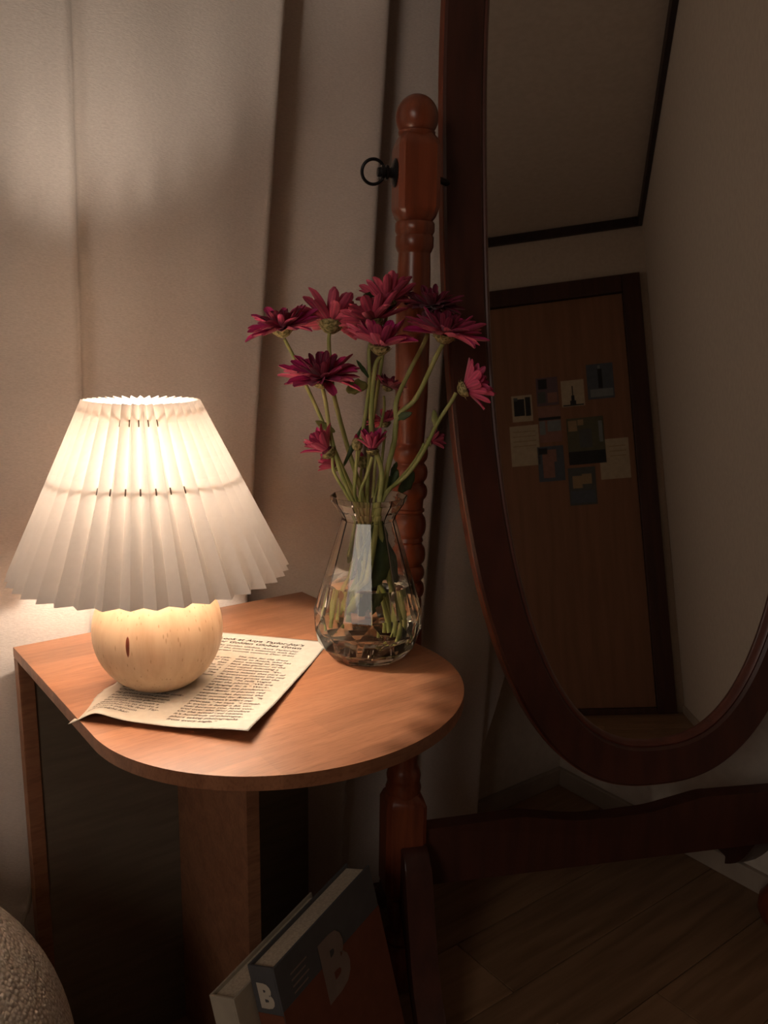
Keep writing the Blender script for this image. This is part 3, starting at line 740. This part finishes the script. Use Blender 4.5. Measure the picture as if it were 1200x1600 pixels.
# 2 seen from below
c = at(517, 505, .01)
spray('bloom seen from underneath, second from the left in the top row', [(c, n_(.10, .42, .88), pxr(60), [(11, 82, 1.0), (11, 58, 1.0), (8, 36, .95)], 'petal', 22)],
      [([c - n_(.1, .42, .88).normalized() * .012, at(514, 540, .01), at(519, 600, .012), at(527, 640, .012), at(545, 705, .012), inside(562, 772, .012), inside(571, 806, .008), inside(585, 900, .01), inside(600, 985, .01)], .0022, .0036)],
      [(at(536, 730, .01), at(565, 668, 0), n_(1, 0, .3), .0025, 'leaf', -.15)])
# 3 top
c = at(605, 472, .0)
spray('topmost bloom of the bouquet, its green underside turned to the viewer', [(c, n_(-.02, .40, .9), pxr(48), [(10, 72, 1.0), (11, 52, 1.0), (7, 32, .9)], 'petal', 33)],
      [([c - n_(0, .4, .9).normalized() * .012, at(602, 505, .0), at(597, 560, .012), at(585, 640, .015), at(577, 700, .014), inside(572, 772, .014), inside(572, 806, .01), inside(560, 900, .012), inside(548, 970, .012)], .0020, .0026)],
      [(at(588, 460, .0), at(565, 462, -.01), n_(0, 0, 1), .003, 'leaf', .15)])
# 4 lower left
c = at(503, 590, -.025)
spray('wide crimson bloom low on the left with petals spread flat', [(c, n_(-.06, -.22, .97), pxr(60), FULL, 'petalpink', 44)],
      [([c - n_(-.06, -.22, .97).normalized() * .012, at(509, 630, -.022), at(515, 670, -.02), at(528, 725, -.016), inside(546, 772, -.014), inside(558, 806, -.01), inside(560, 860, -.012), inside(568, 900, -.01), inside(545, 960, -.015)], .0023, .0028)])
# 5 centre pair on one stem
c1 = at(583, 503, -.015); c2 = at(594, 540, -.03)
spray('pair of overlapping blooms in the middle of the top row', [(c1, n_(-.35, .25, .9), pxr(52), OPEN, 'petal', 55), (c2, n_(.10, -.10, 1), pxr(52), [(13, 70, 1.0), (13, 52, .9), (9, 34, .7)], 'petalpink', 56)],
      [([c2 - Z * .012, at(586, 575, -.028), at(580, 640, -.025), at(582, 685, -.022), at(596, 735, -.015), inside(594, 772, -.012), inside(590, 806, -.012), inside(582, 860, -.014), inside(572, 910, -.014), inside(552, 955, -.018)], .0024, .0040),
       ([c1 - n_(-.35, .25, .9).normalized() * .012, at(577, 545, -.015), at(577, 600, -.012), at(566, 680, -.006), at(556, 730, -.004), inside(552, 772, -.004), inside(556, 806)], .0022, .0024)],
      [(at(574, 604, -.014), at(538, 606, -.03), n_(0, -.5, 1), .0085, 'paleleaf', .12), (at(576, 590, -.014), at(557, 562, -.02), n_(1, 0, .3), .0022, 'leaf', .1)])
# 6 + 7 right, branching
c7 = at(695, 521, -.015); c6 = at(676, 478, .02); c9 = at(606, 604, .02)
fk = at(619, 655, -.01)
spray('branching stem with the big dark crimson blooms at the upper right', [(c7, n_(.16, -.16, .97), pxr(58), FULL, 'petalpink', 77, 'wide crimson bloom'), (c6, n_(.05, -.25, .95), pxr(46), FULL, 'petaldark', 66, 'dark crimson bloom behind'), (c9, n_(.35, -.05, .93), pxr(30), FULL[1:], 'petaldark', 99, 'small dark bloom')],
      [([c7 - n_(.16, -.16, .97).normalized() * .012, at(680, 560, -.014), at(650, 622, -.012), at(622, 650, -.01), at(616, 690, -.008), at(605, 735, -.005), inside(600, 772, -.004), inside(598, 806, -.002), inside(604, 880, 0), inside(612, 960, 0), inside(606, 1002, 0)], .0026, .0042),
       ([c6 - n_(.05, -.25, .95).normalized() * .012, at(665, 530, .01), at(640, 580, 0), at(620, 625, -.008), fk], .0024, .0030),
       ([c9 - n_(.35, -.05, .93) * .012, at(600, 640, .01), at(590, 690, .008), at(585, 740, .006), inside(585, 775, .006)], .0016, .0020)],
      [(fk, at(643, 645, -.02), n_(0, 0, 1), .004, 'leaf', .1), (at(611, 745, .01), at(620, 722, .01), n_(1, 0, 0), .003, 'leaf', .1)])
# 8 far right, side on
c = at(727, 607, -.02)
spray('pink bloom farthest right, turned sideways on an arching stem', [(c, n_(.86, .12, .40), pxr(44), [(14, 62, 1.0), (13, 46, 1.0), (9, 30, .9)], 'petalpink', 88)],
      [([c - n_(.86, .12, .4).normalized() * .011, at(706, 626, -.02), at(683, 662, -.018), at(662, 705, -.012), at(636, 742, -.006), inside(605, 770, -.002), inside(590, 800, 0), inside(575, 850, .004), inside(560, 930, .008)], .0022, .0024),
       ([at(670, 688, .012), at(655, 710, .01), at(632, 740, .006), inside(612, 768, .004)], .0014, .0018)],
      [(at(681, 668, -.018), at(678, 640, -.02), n_(1, 0, .2), .0035, 'paleleaf', .1)])
c = at(672, 690, .014)
spray('half closed dark flower on the right beside the turned post', [(c, n_(.86, .1, .25), pxr(25), CUP, 'petaldark', 15)],
      [([c - n_(.86, .1, .25) * .008, at(655, 708, .012), at(635, 738, .008), inside(616, 770, .004), inside(606, 800, .004)], .0014, .0018)])
# 10 small middle
c = at(602, 660, .03)
spray('small pink flower half hidden behind the stems in mid bouquet', [(c, n_(-.25, .15, .93), pxr(30), OPEN, 'petal', 10)],
      [([c - Z * .009, at(600, 690, .02), at(594, 740, .015), inside(590, 775, .012), inside(588, 806, .01)], .0016, .0020)])
# 11, 12 lower left small ones
c = at(512, 705, -.02)
spray('small half open magenta flower low on the left, leaning outwards', [(c, n_(-.62, -.05, .72), pxr(42), CUP, 'petalpink', 12)],
      [([c - n_(-.62, -.05, .72) * .008, at(522, 738, -.016), inside(541, 772, -.014), inside(552, 806, -.012), inside(545, 870, -.012)], .0017, .0022)])
c = at(525, 728, .01)
spray('small magenta flower just above the left side of the vase rim', [(c, n_(-.78, 0, .42), pxr(30), CUP, 'petalpink', 13)],
      [([c - n_(-.78, 0, .42) * .008, at(536, 752, .004), inside(545, 774, .0), inside(556, 806, .0)], .0015, .0018)])
c = at(582, 702, -.025)
spray('small half open magenta flower in the middle just above the rim', [(c, n_(-.03, -.1, 1), pxr(33), [(9, 42, 1.0), (8, 25, .95), (5, 10, .8)], 'petalpink', 14)],
      [([c - Z * .008, at(574, 740, -.022), inside(563, 772, -.018), inside(566, 806, -.012), inside(570, 870, -.012), inside(560, 930, -.015)], .0020, .0022)],)
# closed buds
for (px, py, dy, lab, R) in ((558, 694, -.02, 'closed green bud showing a crimson tip above the vase rim', 9), (566, 722, .01, 'dark closed bud low among the stems above the rim', 9)):
    c = at(px, py, dy); root = thing('chrysanthemum_bud', inside(px + 2, 800, dy * .4), lab, 'flower bud', 'pink chrysanthemums in the glass vase')
    stem_obj(root, [c - Z * .006, at(px - 2, 740, dy), inside(px - 4, 774, dy * .6), inside(px + 2, 802, dy * .4)], .0015, .0020)
    bm = B(); r = pxr(R); lathe(bm, [(-r * 1.1, r * .3), (-r * .8, r * .8), (0, r), (r * .8, r * .75), (r * 1.2, r * .35)], c, n_(-.1, 0, 1), 14); bd = obj('bud', bm, 'calyx', root, 60)
    bm = B(); lathe(bm, [(r * 1.0, r * .5), (r * 1.4, r * .35), (r * 1.8, r * .05)], c, n_(-.1, 0, 1), 8); obj('petal_tip', bm, 'petal', bd, 60)
# a leafy stem: dark leaves at the mouth and the big leaf under the water line
root = thing('leafy_stem', inside(585, 990, .01), 'leafy green stem with a large dark leaf sunk inside the vase', 'stem', 'pink chrysanthemums in the glass vase')
stem_obj(root, [at(632, 742, .012), inside(620, 768, .010), inside(600, 806, .008), inside(596, 880, .012), inside(590, 985, .014)], .0018, .0026)
leaf(root, inside(603, 812, .004), inside(572, 962, -.004), n_(1, .25, .1), .0165, 'leaf', .06)
leaf(root, inside(590, 815, .010), inside(620, 940, .016), n_(1, .5, 0), .0120, 'leaf', .04)
leaf(root, inside(565, 820, .004), inside(545, 880, -.01), n_(1, .2, 0), .006, 'paleleaf', .05)
leaf(root, at(622, 768, .008), at(650, 738, .02), n_(.3, .2, 1), .0085, 'leaf', .1)
leaf(root, at(604, 766, .006), at(622, 735, .012), n_(1, 0, .3), .0060, 'leaf', .1)

# ================================================================ CHEVAL MIRROR
PHI, AL = 0.21507, 0.15694
PP = V((0.03133, 1.04732, 0)); DD = 0.612
e1 = V((cos(PHI), sin(PHI), 0)); fr_ = V((sin(PHI), -cos(PHI), 0))     # along the stand, and towards the room
nm = V((sin(PHI) * cos(AL), -cos(PHI) * cos(AL), sin(AL))); e2 = nm.cross(e1); e2 = e2 if e2.z > 0 else -e2
MC = V((0.34109, 1.15316, CH + 0.16841)); ZP = CH + 0.18537
AX, AZ, FR, EX = 0.2828, 0.75148, 0.05969, 2.50933
mir = thing('cheval_mirror', PP + e1 * DD / 2, 'tall oval standing mirror in dark red wood between turned posts', 'mirror')
def se(v): return math.copysign(abs(v) ** (2 / EX), v)
def ov(d, h, th): return MC + e1 * (AX - d) * se(cos(th)) + e2 * (AZ - d) * se(sin(th)) + nm * h
NT = 200
ths = []
for k in range(NT):                                     # even spacing along the oval
    ths.append(2 * pi * k / NT)
def oval_ring(prof, name, m, parent, closed=True, smooth=35):
    bm = B(); g = [[bm.verts.new(ov(d, h, th)) for d, h in prof] for th in ths]
    n = len(prof)
    for i in range(NT):
        A_, B_ = g[i], g[(i + 1) % NT]
        for k in range(n if closed else n - 1): bm.faces.new((A_[k], A_[(k + 1) % n], B_[(k + 1) % n], B_[k]))
    return obj(name, bm, m, parent, smooth)
# finer theta spacing where the superellipse turns quickly
ths = sorted(set([round(math.atan2(math.copysign(abs(sin(u)) ** (EX / 2), sin(u)), math.copysign(abs(cos(u)) ** (EX / 2), cos(u))) % (2 * pi), 6) for u in [2 * pi * k / 200 for k in range(200)]])); NT = len(ths)
oval_ring([(.0012, -.014), (.0012, .0045), (.004, .008), (FR - .012, .008), (FR - .0085, .0045), (FR - .0085, -.014)], 'frame', 'frame', mir)
oval_ring([(0, -.0138), (0, .0030), (.0010, .0040), (.0011, -.0138)], 'lit_rim', 'mahogany', mir)['label'] = 'frame rim with lamp light painted into its red wood colour'  # rim of the same wood; the lamp's glow sits in its lighter colour
oval_ring([(FR - .0084, .0040), (FR - .0060, .0050), (FR - .0035, .0030), (FR - .0010, -.0015), (FR, -.005), (FR, -.0135), (FR - .0084, -.0135)], 'inner_bead', 'bead', mir)['label'] = 'inner bead with a lit red tone painted into its colour'
bm = B(); vs_ = [bm.verts.new(ov(FR - .0005, -.0055, th)) for th in ths]; vb_ = [bm.verts.new(ov(FR - .0005, -.0095, th)) for th in ths]
bm.faces.new(vs_); bm.faces.new(list(reversed(vb_)))
for i in range(NT): bm.faces.new((vs_[i], vb_[i], vb_[(i + 1) % NT], vs_[(i + 1) % NT]))
obj('mirror_glass', bm, 'mirror', mir)
bm = B(); vs_ = [bm.verts.new(ov(.012, -.0142, th)) for th in ths]; vb_ = [bm.verts.new(ov(.012, -.018, th)) for th in ths]
bm.faces.new(vs_); bm.faces.new(list(reversed(vb_)))
for i in range(NT): bm.faces.new((vs_[i], vb_[i], vb_[(i + 1) % NT], vs_[(i + 1) % NT]))
obj('back_board', bm, 'frame', mir)
# posts: heights read from the photograph along the left post's axis
DPP = lambda z: (PP + Z * z - CO).dot(Fw)
def zpost(py):
    z = 0.9
    for _ in range(12): z = CH + ray(645, py).z / ray(645, py).y * PP.y
    return z
def rp(px, py): return px * DPP(zpost(py)) / FPX
HB = 0.0245
prof_top = [(zpost(347), rp(29, 347)), (zpost(350), rp(31, 350)), (zpost(362), rp(31, 362)), (zpost(368), rp(28, 368)), (zpost(371), rp(30, 371)), (zpost(386), rp(30, 386)), (zpost(393), rp(27, 393)), (zpost(396), rp(25, 396)), (zpost(420), rp(26, 420)), (zpost(520), rp(27, 520)), (zpost(620), rp(25.5, 620)), (zpost(660), rp(23.5, 660)), (zpost(690), rp(21.5, 690))]
def bead(y0, y1, r, w=.8):
    out = []
    for k in range(7):
        s = k / 6; y = y0 + (y1 - y0) * s; out.append((zpost(y), rp(r * (w + (1 - w) * sin(pi * s) ** .6), y)))
    return out
prof = prof_top + bead(694, 722, 28) + bead(724, 752, 28) + bead(755, 780, 28) + [(zpost(783), rp(22, 783)), (zpost(793), rp(21.5, 793)), (zpost(795), rp(24, 795)), (zpost(798), rp(24, 798)), (zpost(800), rp(21.5, 800))] + bead(802, 838, 27, .78) + [(zpost(841), rp(22, 841)), (zpost(844), rp(23, 844)), (zpost(847), rp(21, 847))] + bead(850, 880, 27) + bead(882, 905, 26) + bead(907, 932, 26) + [(zpost(936), rp(22, 936)), (zpost(1010), rp(24, 1010)), (zpost(1100), rp(25, 1100)), (zpost(1170), rp(23, 1170)), (zpost(1192), rp(21, 1192)), (zpost(1199), rp(24, 1199)), (zpost(1208), rp(27, 1208)), (zpost(1216), rp(26, 1216)), (zpost(1219), rp(25, 1219)), (zpost(1228), rp(28, 1228)), (zpost(1238), rp(26, 1238))]
zbt = zpost(1236); zbb = zpost(1395); z1t, z1b = zpost(211), zpost(346)
prof = [(h, r) for h, r in prof]
def block(bm, c, zlo, zhi, hw, ch=0.006, rt=0.016):
    """square post block with chamfered, rounded shoulders"""
    rings = []
    for z, s in ((zlo, .70), (zlo + rt * .35, .86), (zlo + rt, 1.0), (zhi - rt, 1.0), (zhi - rt * .35, .86), (zhi, .70)):
        h = hw * s; cc = ch
        pts = [(h, -h + cc), (h, h - cc), (h - cc, h), (-h + cc, h), (-h, h - cc), (-h, -h + cc), (-h + cc, -h), (h - cc, -h)]
        rings.append([bm.verts.new(c + e1 * x + fr_ * y + Z * z) for x, y in pts])
    for A_, B_ in zip(rings, rings[1:]):
        for i in range(8): bm.faces.new((A_[i], A_[(i + 1) % 8], B_[(i + 1) % 8], B_[i]))
    bm.faces.new(rings[0]); bm.faces.new(rings[-1])
posts = []
for s in (0, 1):
    bc = PP + e1 * DD * s
    bm = B()
    lathe(bm, prof, bc, Z, 40)
    block(bm, bc, z1b - .002, z1t + .001, HB)
    block(bm, bc, zbb, zbt + .002, HB + .003)
    zc = zpost(184); rf = rp(33.5, 184); zn = zpost(214)
    lathe(bm, [(zn - .002, rf * .72), (zn + .002, rf * .86), (zn + .005, rf * .88)] + [(zc + rf * sin(u) * 1.03, rf * cos(u)) for u in [radians(-52 + k * 142 / 16) for k in range(17)]], bc, Z, 40)
    # turned foot below the block
    lathe(bm, [(0.003, .020), (.006, .030), (.022, .037), (.042, .036), (.058, .026), (.066, .020), (.074, .024), (.082, .022), (.088, .018), (zbb + .004, .021)], bc, Z, 32)
    po = obj('post', bm, 'mahogany', mir, 36)
    posts.append(po)
# splayed legs, front and rear, on each post
prof_leg = [(.020, .225), (.040, .220), (.058, .195), (.080, .135), (.110, .075), (.150, .040), (.190, .030), (.212, .026), (.216, .012), (.206, .001), (.176, .001), (.160, .010), (.125, .024), (.090, .052), (.062, .095), (.045, .125), (.020, .130)]
for s in (0, 1):
    for sg in (1, -1):
        bm = B(); c = PP + e1 * (DD * s + (-.0085 if s == 0 else -.0165))
        pts = catmull([c + fr_ * (x * sg) + Z * z for x, z in prof_leg], 3)
        prism(bm, pts, e1 * .036, 0.003)
        obj('leg', bm, 'frame', mir, 40)
# crossbar profile read off the photograph on the stand's plane
npl = fr_; Pf = PP + fr_ * .012
def sz(px, py): P = onpl(px, py, Pf, npl); return ((P - PP).dot(e1), P.z)
top = [sz(672, 1296), sz(730, 1288), sz(790, 1280), sz(816, 1277), sz(850, 1279), sz(900, 1282), sz(940, 1279)]
mid = DD / 2
top = [(HB, top[0][1])] + [p for p in top[1:] if p[0] < mid - .01]
zm = top[-1][1]
top = top + [(mid, zm - .001)] + [(DD - x, z) for x, z in reversed(top)]
zb_ = sz(850, 1361)[1]
bm = B(); tp = catmull([V((x, 0, z)) for x, z in top], 6)
pts = [PP - fr_ * .011 + e1 * p.x + Z * p.z for p in tp] + [PP - fr_ * .011 + e1 * (DD - HB) + Z * zb_, PP - fr_ * .011 + e1 * HB + Z * zb_]
prism(bm, pts, fr_ * .023, 0.0012)
obj('crossbar', bm, 'frame', mir, 40)
# pivot bolts and the ring key on the outer side of the left block
for s, sg in ((0, 1), (1, -1)):
    bm = B(); c = PP + e1 * (DD * s + sg * HB) + Z * ZP
    tgt = V((MC.x, MC.y, ZP)) + e1 * (-sg) * (AX - .010) - fr_ * .003
    tube(bm, [c - e1 * sg * .004, tgt], .004, 12); obj('pivot_bolt', bm, 'black_metal', mir, 60)
ZK = zpost(272)
for s, sg in ((0, -1), (1, 1)):
    bm = B(); c = PP + e1 * (DD * s + sg * (HB - .001)) + Z * ZK
    lathe(bm, [(0, .0155), (.002, .016), (.004, .012), (.005, .006), (.009, .0055), (.0095, .008), (.012, .0085), (.0125, .006), (.014, .006), (.0145, .0085), (.018, .0085), (.0185, .0055), (.022, .005)], c, e1 * sg, 24)
    rc = c + e1 * sg * .027
    tube(bm, [rc + e1 * .0132 * cos(2 * pi * k / 32) + (Z * .98 + fr_ * .2) * .0135 * sin(2 * pi * k / 32) for k in range(32)], .0019, 10, True)
    obj('ring_key', bm, 'black_metal', mir, 50)

# ================================================================ PRINTS ON THE DOOR (seen in the mirror)
GP = MC - nm * .0055
def on_door(px, py):
    r = ray(px, py); H = CO + r * ((GP - CO).dot(nm) / r.dot(nm)); d = r - 2 * nm * r.dot(nm)
    Q = pq(0, QW3 - .016); k = (Q - H).dot(b) / d.dot(b); X = H + d * k; return inpq(X)[0], X.z
def quad(bm, p0, z0, p1, z1, lift, q0=QW3 - .016, th=.0006):
    box(bm, pq(min(p0, p1), q0 - lift - th, min(z0, z1)), a * abs(p1 - p0), b * th, Z * abs(z1 - z0))
prints = [
    ((800, 618, 832, 659), 'pr_cream', [('pr_dark', .10, .22, .62, .86), ('pr_dark', .66, .20, .92, .92), ('pr_grey', .1, .80, .3, .92)], 'small pale instant photo print at the top left of the door collage', 0),
    ((838, 590, 872, 634), 'pr_violet', [('pr_pink', .5, .1, .95, .45), ('pr_dark', .1, .6, .5, .95), ('pr_grey', .05, .1, .4, .5)], 'dim violet art print between the instant photo and the tower print', 0),
    ((877, 594, 913, 635), 'pr_cream', [('pr_dark', .36, .06, .62, .22), ('pr_dark', .42, .22, .56, .42), ('pr_dark', .465, .42, .515, .78), ('pr_dark', .05, .02, .95, .07)], 'pale postcard with a dark tower silhouette on the door', 0),
    ((917, 568, 959, 623), 'pr_blue', [('pr_mist', .10, .06, .95, .28), ('pr_dark', .42, .3, .58, .85), ('pr_mist', .43, .86, .52, .95)], 'dark blue print at the top right of the door collage', 0),
    ((798, 665, 843, 728), 'pr_cream', [('pr_tan', .1, .84, .9, .86), ('pr_tan', .1, .72, .9, .74), ('pr_tan', .1, .6, .9, .62), ('pr_tan', .1, .48, .9, .5)], 'plain cream page on the left side of the door collage', 0),
    ((842, 635, 877, 691), 'pr_pink', [('pr_mist', .02, .22, .28, .60), ('pr_mist', .38, .30, .98, .60), ('pr_dark', .0, .62, 1, .70)], 'pink and blue print between the cream page and the large print', 0),
    ((841, 697, 882, 752), 'pr_blue', [('pr_pink', .18, .10, .62, .90), ('pr_dark', .05, .78, .38, .95), ('pr_pink', .62, .55, .72, .9)], 'pink and navy print below the cream page', 0),
    ((937, 685, 984, 748), 'pr_cream', [('pr_tan', .35, .80, .9, .82), ('pr_tan', .35, .68, .9, .70), ('pr_tan', .35, .56, .9, .58)], 'plain cream page on the right side of the door collage', 0),
    ((887, 652, 945, 725), 'pr_green', [('pr_tan', .04, .72, .28, .95), ('pr_tan', .30, .84, .46, .96), ('pr_dark', .0, .0, 1, .28), ('pr_grey', .32, .35, .66, .75), ('pr_mist', .86, .45, .96, .9)], 'largest dark green landscape print in the middle of the door collage', 1),
    ((889, 730, 932, 789), 'pr_grey', [('pr_tan', .15, .45, .5, .78), ('pr_tan', .5, .55, .85, .82), ('pr_blue', .05, .05, .95, .38)], 'grey print with tan shapes at the bottom of the collage'[:90], 0)]
for (x0, y0, x1, y1), mm, parts, lab, lv_ in prints:
    p0, z0 = on_door(x0, (y0 + y1) / 2); p1, z1 = on_door(x1, (y0 + y1) / 2); _, zt_ = on_door((x0 + x1) / 2, y0); _, zb2 = on_door((x0 + x1) / 2, y1)
    bm = B(); quad(bm, p0, zb2, p1, zt_, .0002 + lv_ * .0012); o = obj('wall_print', bm, mm)
    tag(o, lab, 'print', 'prints stuck on the brown door')
    for (m2, u0, v0, u1, v1) in parts:
        # seen in a mirror, left and right keep their order in the picture
        pa, pb_ = p0 + (p1 - p0) * u0, p0 + (p1 - p0) * u1; za, zb3 = zb2 + (zt_ - zb2) * v0, zb2 + (zt_ - zb2) * v1
        bm = B(); quad(bm, pa, za, pb_, zb3, .0009 + lv_ * .0012 + .0002 * parts.index((m2, u0, v0, u1, v1)), th=.0002); obj('printed_shape', bm, m2, o)

# ================================================================ BOOKS
def book(label, P1, D1, lean, Wd, Ht, Th, covers, spine_fn, cover_fn=None):
    """P1 = top of the spine at the cover side; leans so that the foot moves right"""
    D1 = D1.normalized(); T0 = V((D1.y, -D1.x, 0))
    Uv = Z * cos(lean) - T0 * sin(lean); Tv = T0 * cos(lean) + Z * sin(lean)
    Ob = P1 - Uv * Ht - Tv * Th                            # lower spine corner, back side
    dz = 0.0015 - min(Ob.z, (Ob + Tv * Th).z)
    root = thing('hardcover_book', V((Ob.x, Ob.y, 0)), label, 'book')
    ct_ = .0026
    bm = B(); box(bm, Ob, D1 * Wd, Tv * ct_, Uv * Ht, .0006); obj('back_cover', bm, covers[0], root)
    bm = B(); box(bm, Ob + Tv * (Th - ct_), D1 * Wd, Tv * ct_, Uv * Ht, .0006); fc = obj('front_cover', bm, covers[1], root)
    bm = B(); box(bm, Ob + Tv * ct_, D1 * ct_, Tv * (Th - 2 * ct_), Uv * Ht, .0003); sp = obj('spine', bm, covers[2], root)
    bm = B(); box(bm, Ob + Tv * (ct_ + .0001) + D1 * (ct_ + .0001) + Uv * .004, D1 * (Wd - ct_ - .005), Tv * (Th - 2 * ct_ - .0002), Uv * (Ht - .008)); obj('page_block', bm, 'pages', root)
    spine_fn(sp, Ob, D1, Tv, Uv)
    if cover_fn: cover_fn(fc, Ob + Tv * Th, D1, Tv, Uv)
    return root
def decal_text(parent, name, s, O, x, y, n, size, m, bold, sx=1.0, sy=1.0, spacing=1.0):
    vv, ff = text_mesh(s, size, bold, 0, 'LEFT', spacing); bm = B()
    vsn = [bm.verts.new(O + x * (c.x * sx) + y * (c.y * sy) + n * .0004) for c in vv]
    for f in ff:
        try: bm.faces.new([vsn[k] for k in f])
        except ValueError: pass
    return obj(name, bm, m, parent)
BT1, BW1, BH1 = .034, .205, .268
hB = CH - .2587
P1b = onz(427, 1514, CH - hB); P2b = onz(577, 1351, CH - hB); BW1 = (P2b - P1b).length; D1b = P2b - P1b
LEAN = radians(14.5)
BH1 = (0.2587 - .002) / cos(LEAN)
def spine1(sp, O, D, T, U):
    c = .0026
    bm = B(); box(bm, O + T * c * .2 - D * .0005, D * .0006, T * (BT1 - c * .4), U * (BH1 - .052)); obj('spine_band', bm, 'rust', sp)
    decal_text(sp, 'printed_letter', 'B', O - D * .0002 + T * .0065 + U * (BH1 - .044), T, U, -D, .038, 'letter', .0022, .85, .93)
def cover1(fc, O, D, T, U):
    # lower rust field, bounded by a rising line
    bm = B()
    pts = [O + D * 0 + U * 0, O + D * BW1 + U * 0, O + D * BW1 + U * (BH1 - .052), O + D * 0 + U * (BH1 - .048)]
    pts = [p + T * .0001 for p in pts]
    prism(bm, pts, T * .0003); obj('cover_field', bm, 'rust', fc)
    decal_text(fc, 'printed_letter', 'B', O + D * .071 + U * (BH1 - .087) + T * .0003, D, U, T, .088, 'greyletter', .005, .98, .98)
    for i, (s_, u_) in enumerate((('BRAND', .026), ('DOCUMENTARY', .033), ('MAGAZINE', .040))):
        pass
    for i in range(4):
        bm = B(); O2 = O + D * .022 + U * (BH1 - .022 - .007 * i) + T * .0003
        box(bm, O2, D * (.030 - .004 * (i % 2)), T * .0002, U * .0018); obj('printed_line', bm, 'greyletter', fc)
book('dark grey and rust hardcover with large letter B, leaning by the table', P1b, D1b, LEAN, BW1, BH1, BT1, ('slate', 'slate', 'slate'), spine1, cover1)
T0b = V((D1b.normalized().y, -D1b.normalized().x, 0))
ztb = .232; P1c = onz(359.5, 1559, ztb); P2c = onz(313.5, 1556, ztb); BT2 = .033
BH2 = (ztb - .002) / cos(LEAN)
off = (P1c - P1b).dot(T0b)
P1c = P1c + T0b * (-(BT1 / cos(LEAN)) + (0.2587 - ztb) * math.tan(LEAN) - .0008 - off)
def spine2(sp, O, D, T, U):
    decal_text(sp, 'printed_letter', 'E', O - D * .0002 + T * .0120 + U * (BH2 - .054), T, U, -D, .024, 'dark_ink', .0002, .8, .9)
book('cream hardcover book left of and behind the rust one', P1c, D1b, LEAN, .19, BH2, BT2, ('cream', 'cream', 'cream'), spine2)

# ================================================================ BOUCLE POUF
pc = ont(-253, 1746, .75); RP = .205; pc = V((pc.x, pc.y, 0)) + V((-.004, -.004, 0))
bm = B(); pr = [(RP + .008 + RP * sin(u) * 1.04, RP * cos(u)) for u in [radians(-68 + k * 158 / 40) for k in range(41)]]
pr = [(h - pr[0][0], max(r, .001)) for h, r in pr]
lathe(bm, pr, pc, Z, 96)
pf = obj('pouf', bm, 'boucle', None, 180)
tag(pf, 'round cream boucle pouf on the floor at the lower left corner', 'pouf')
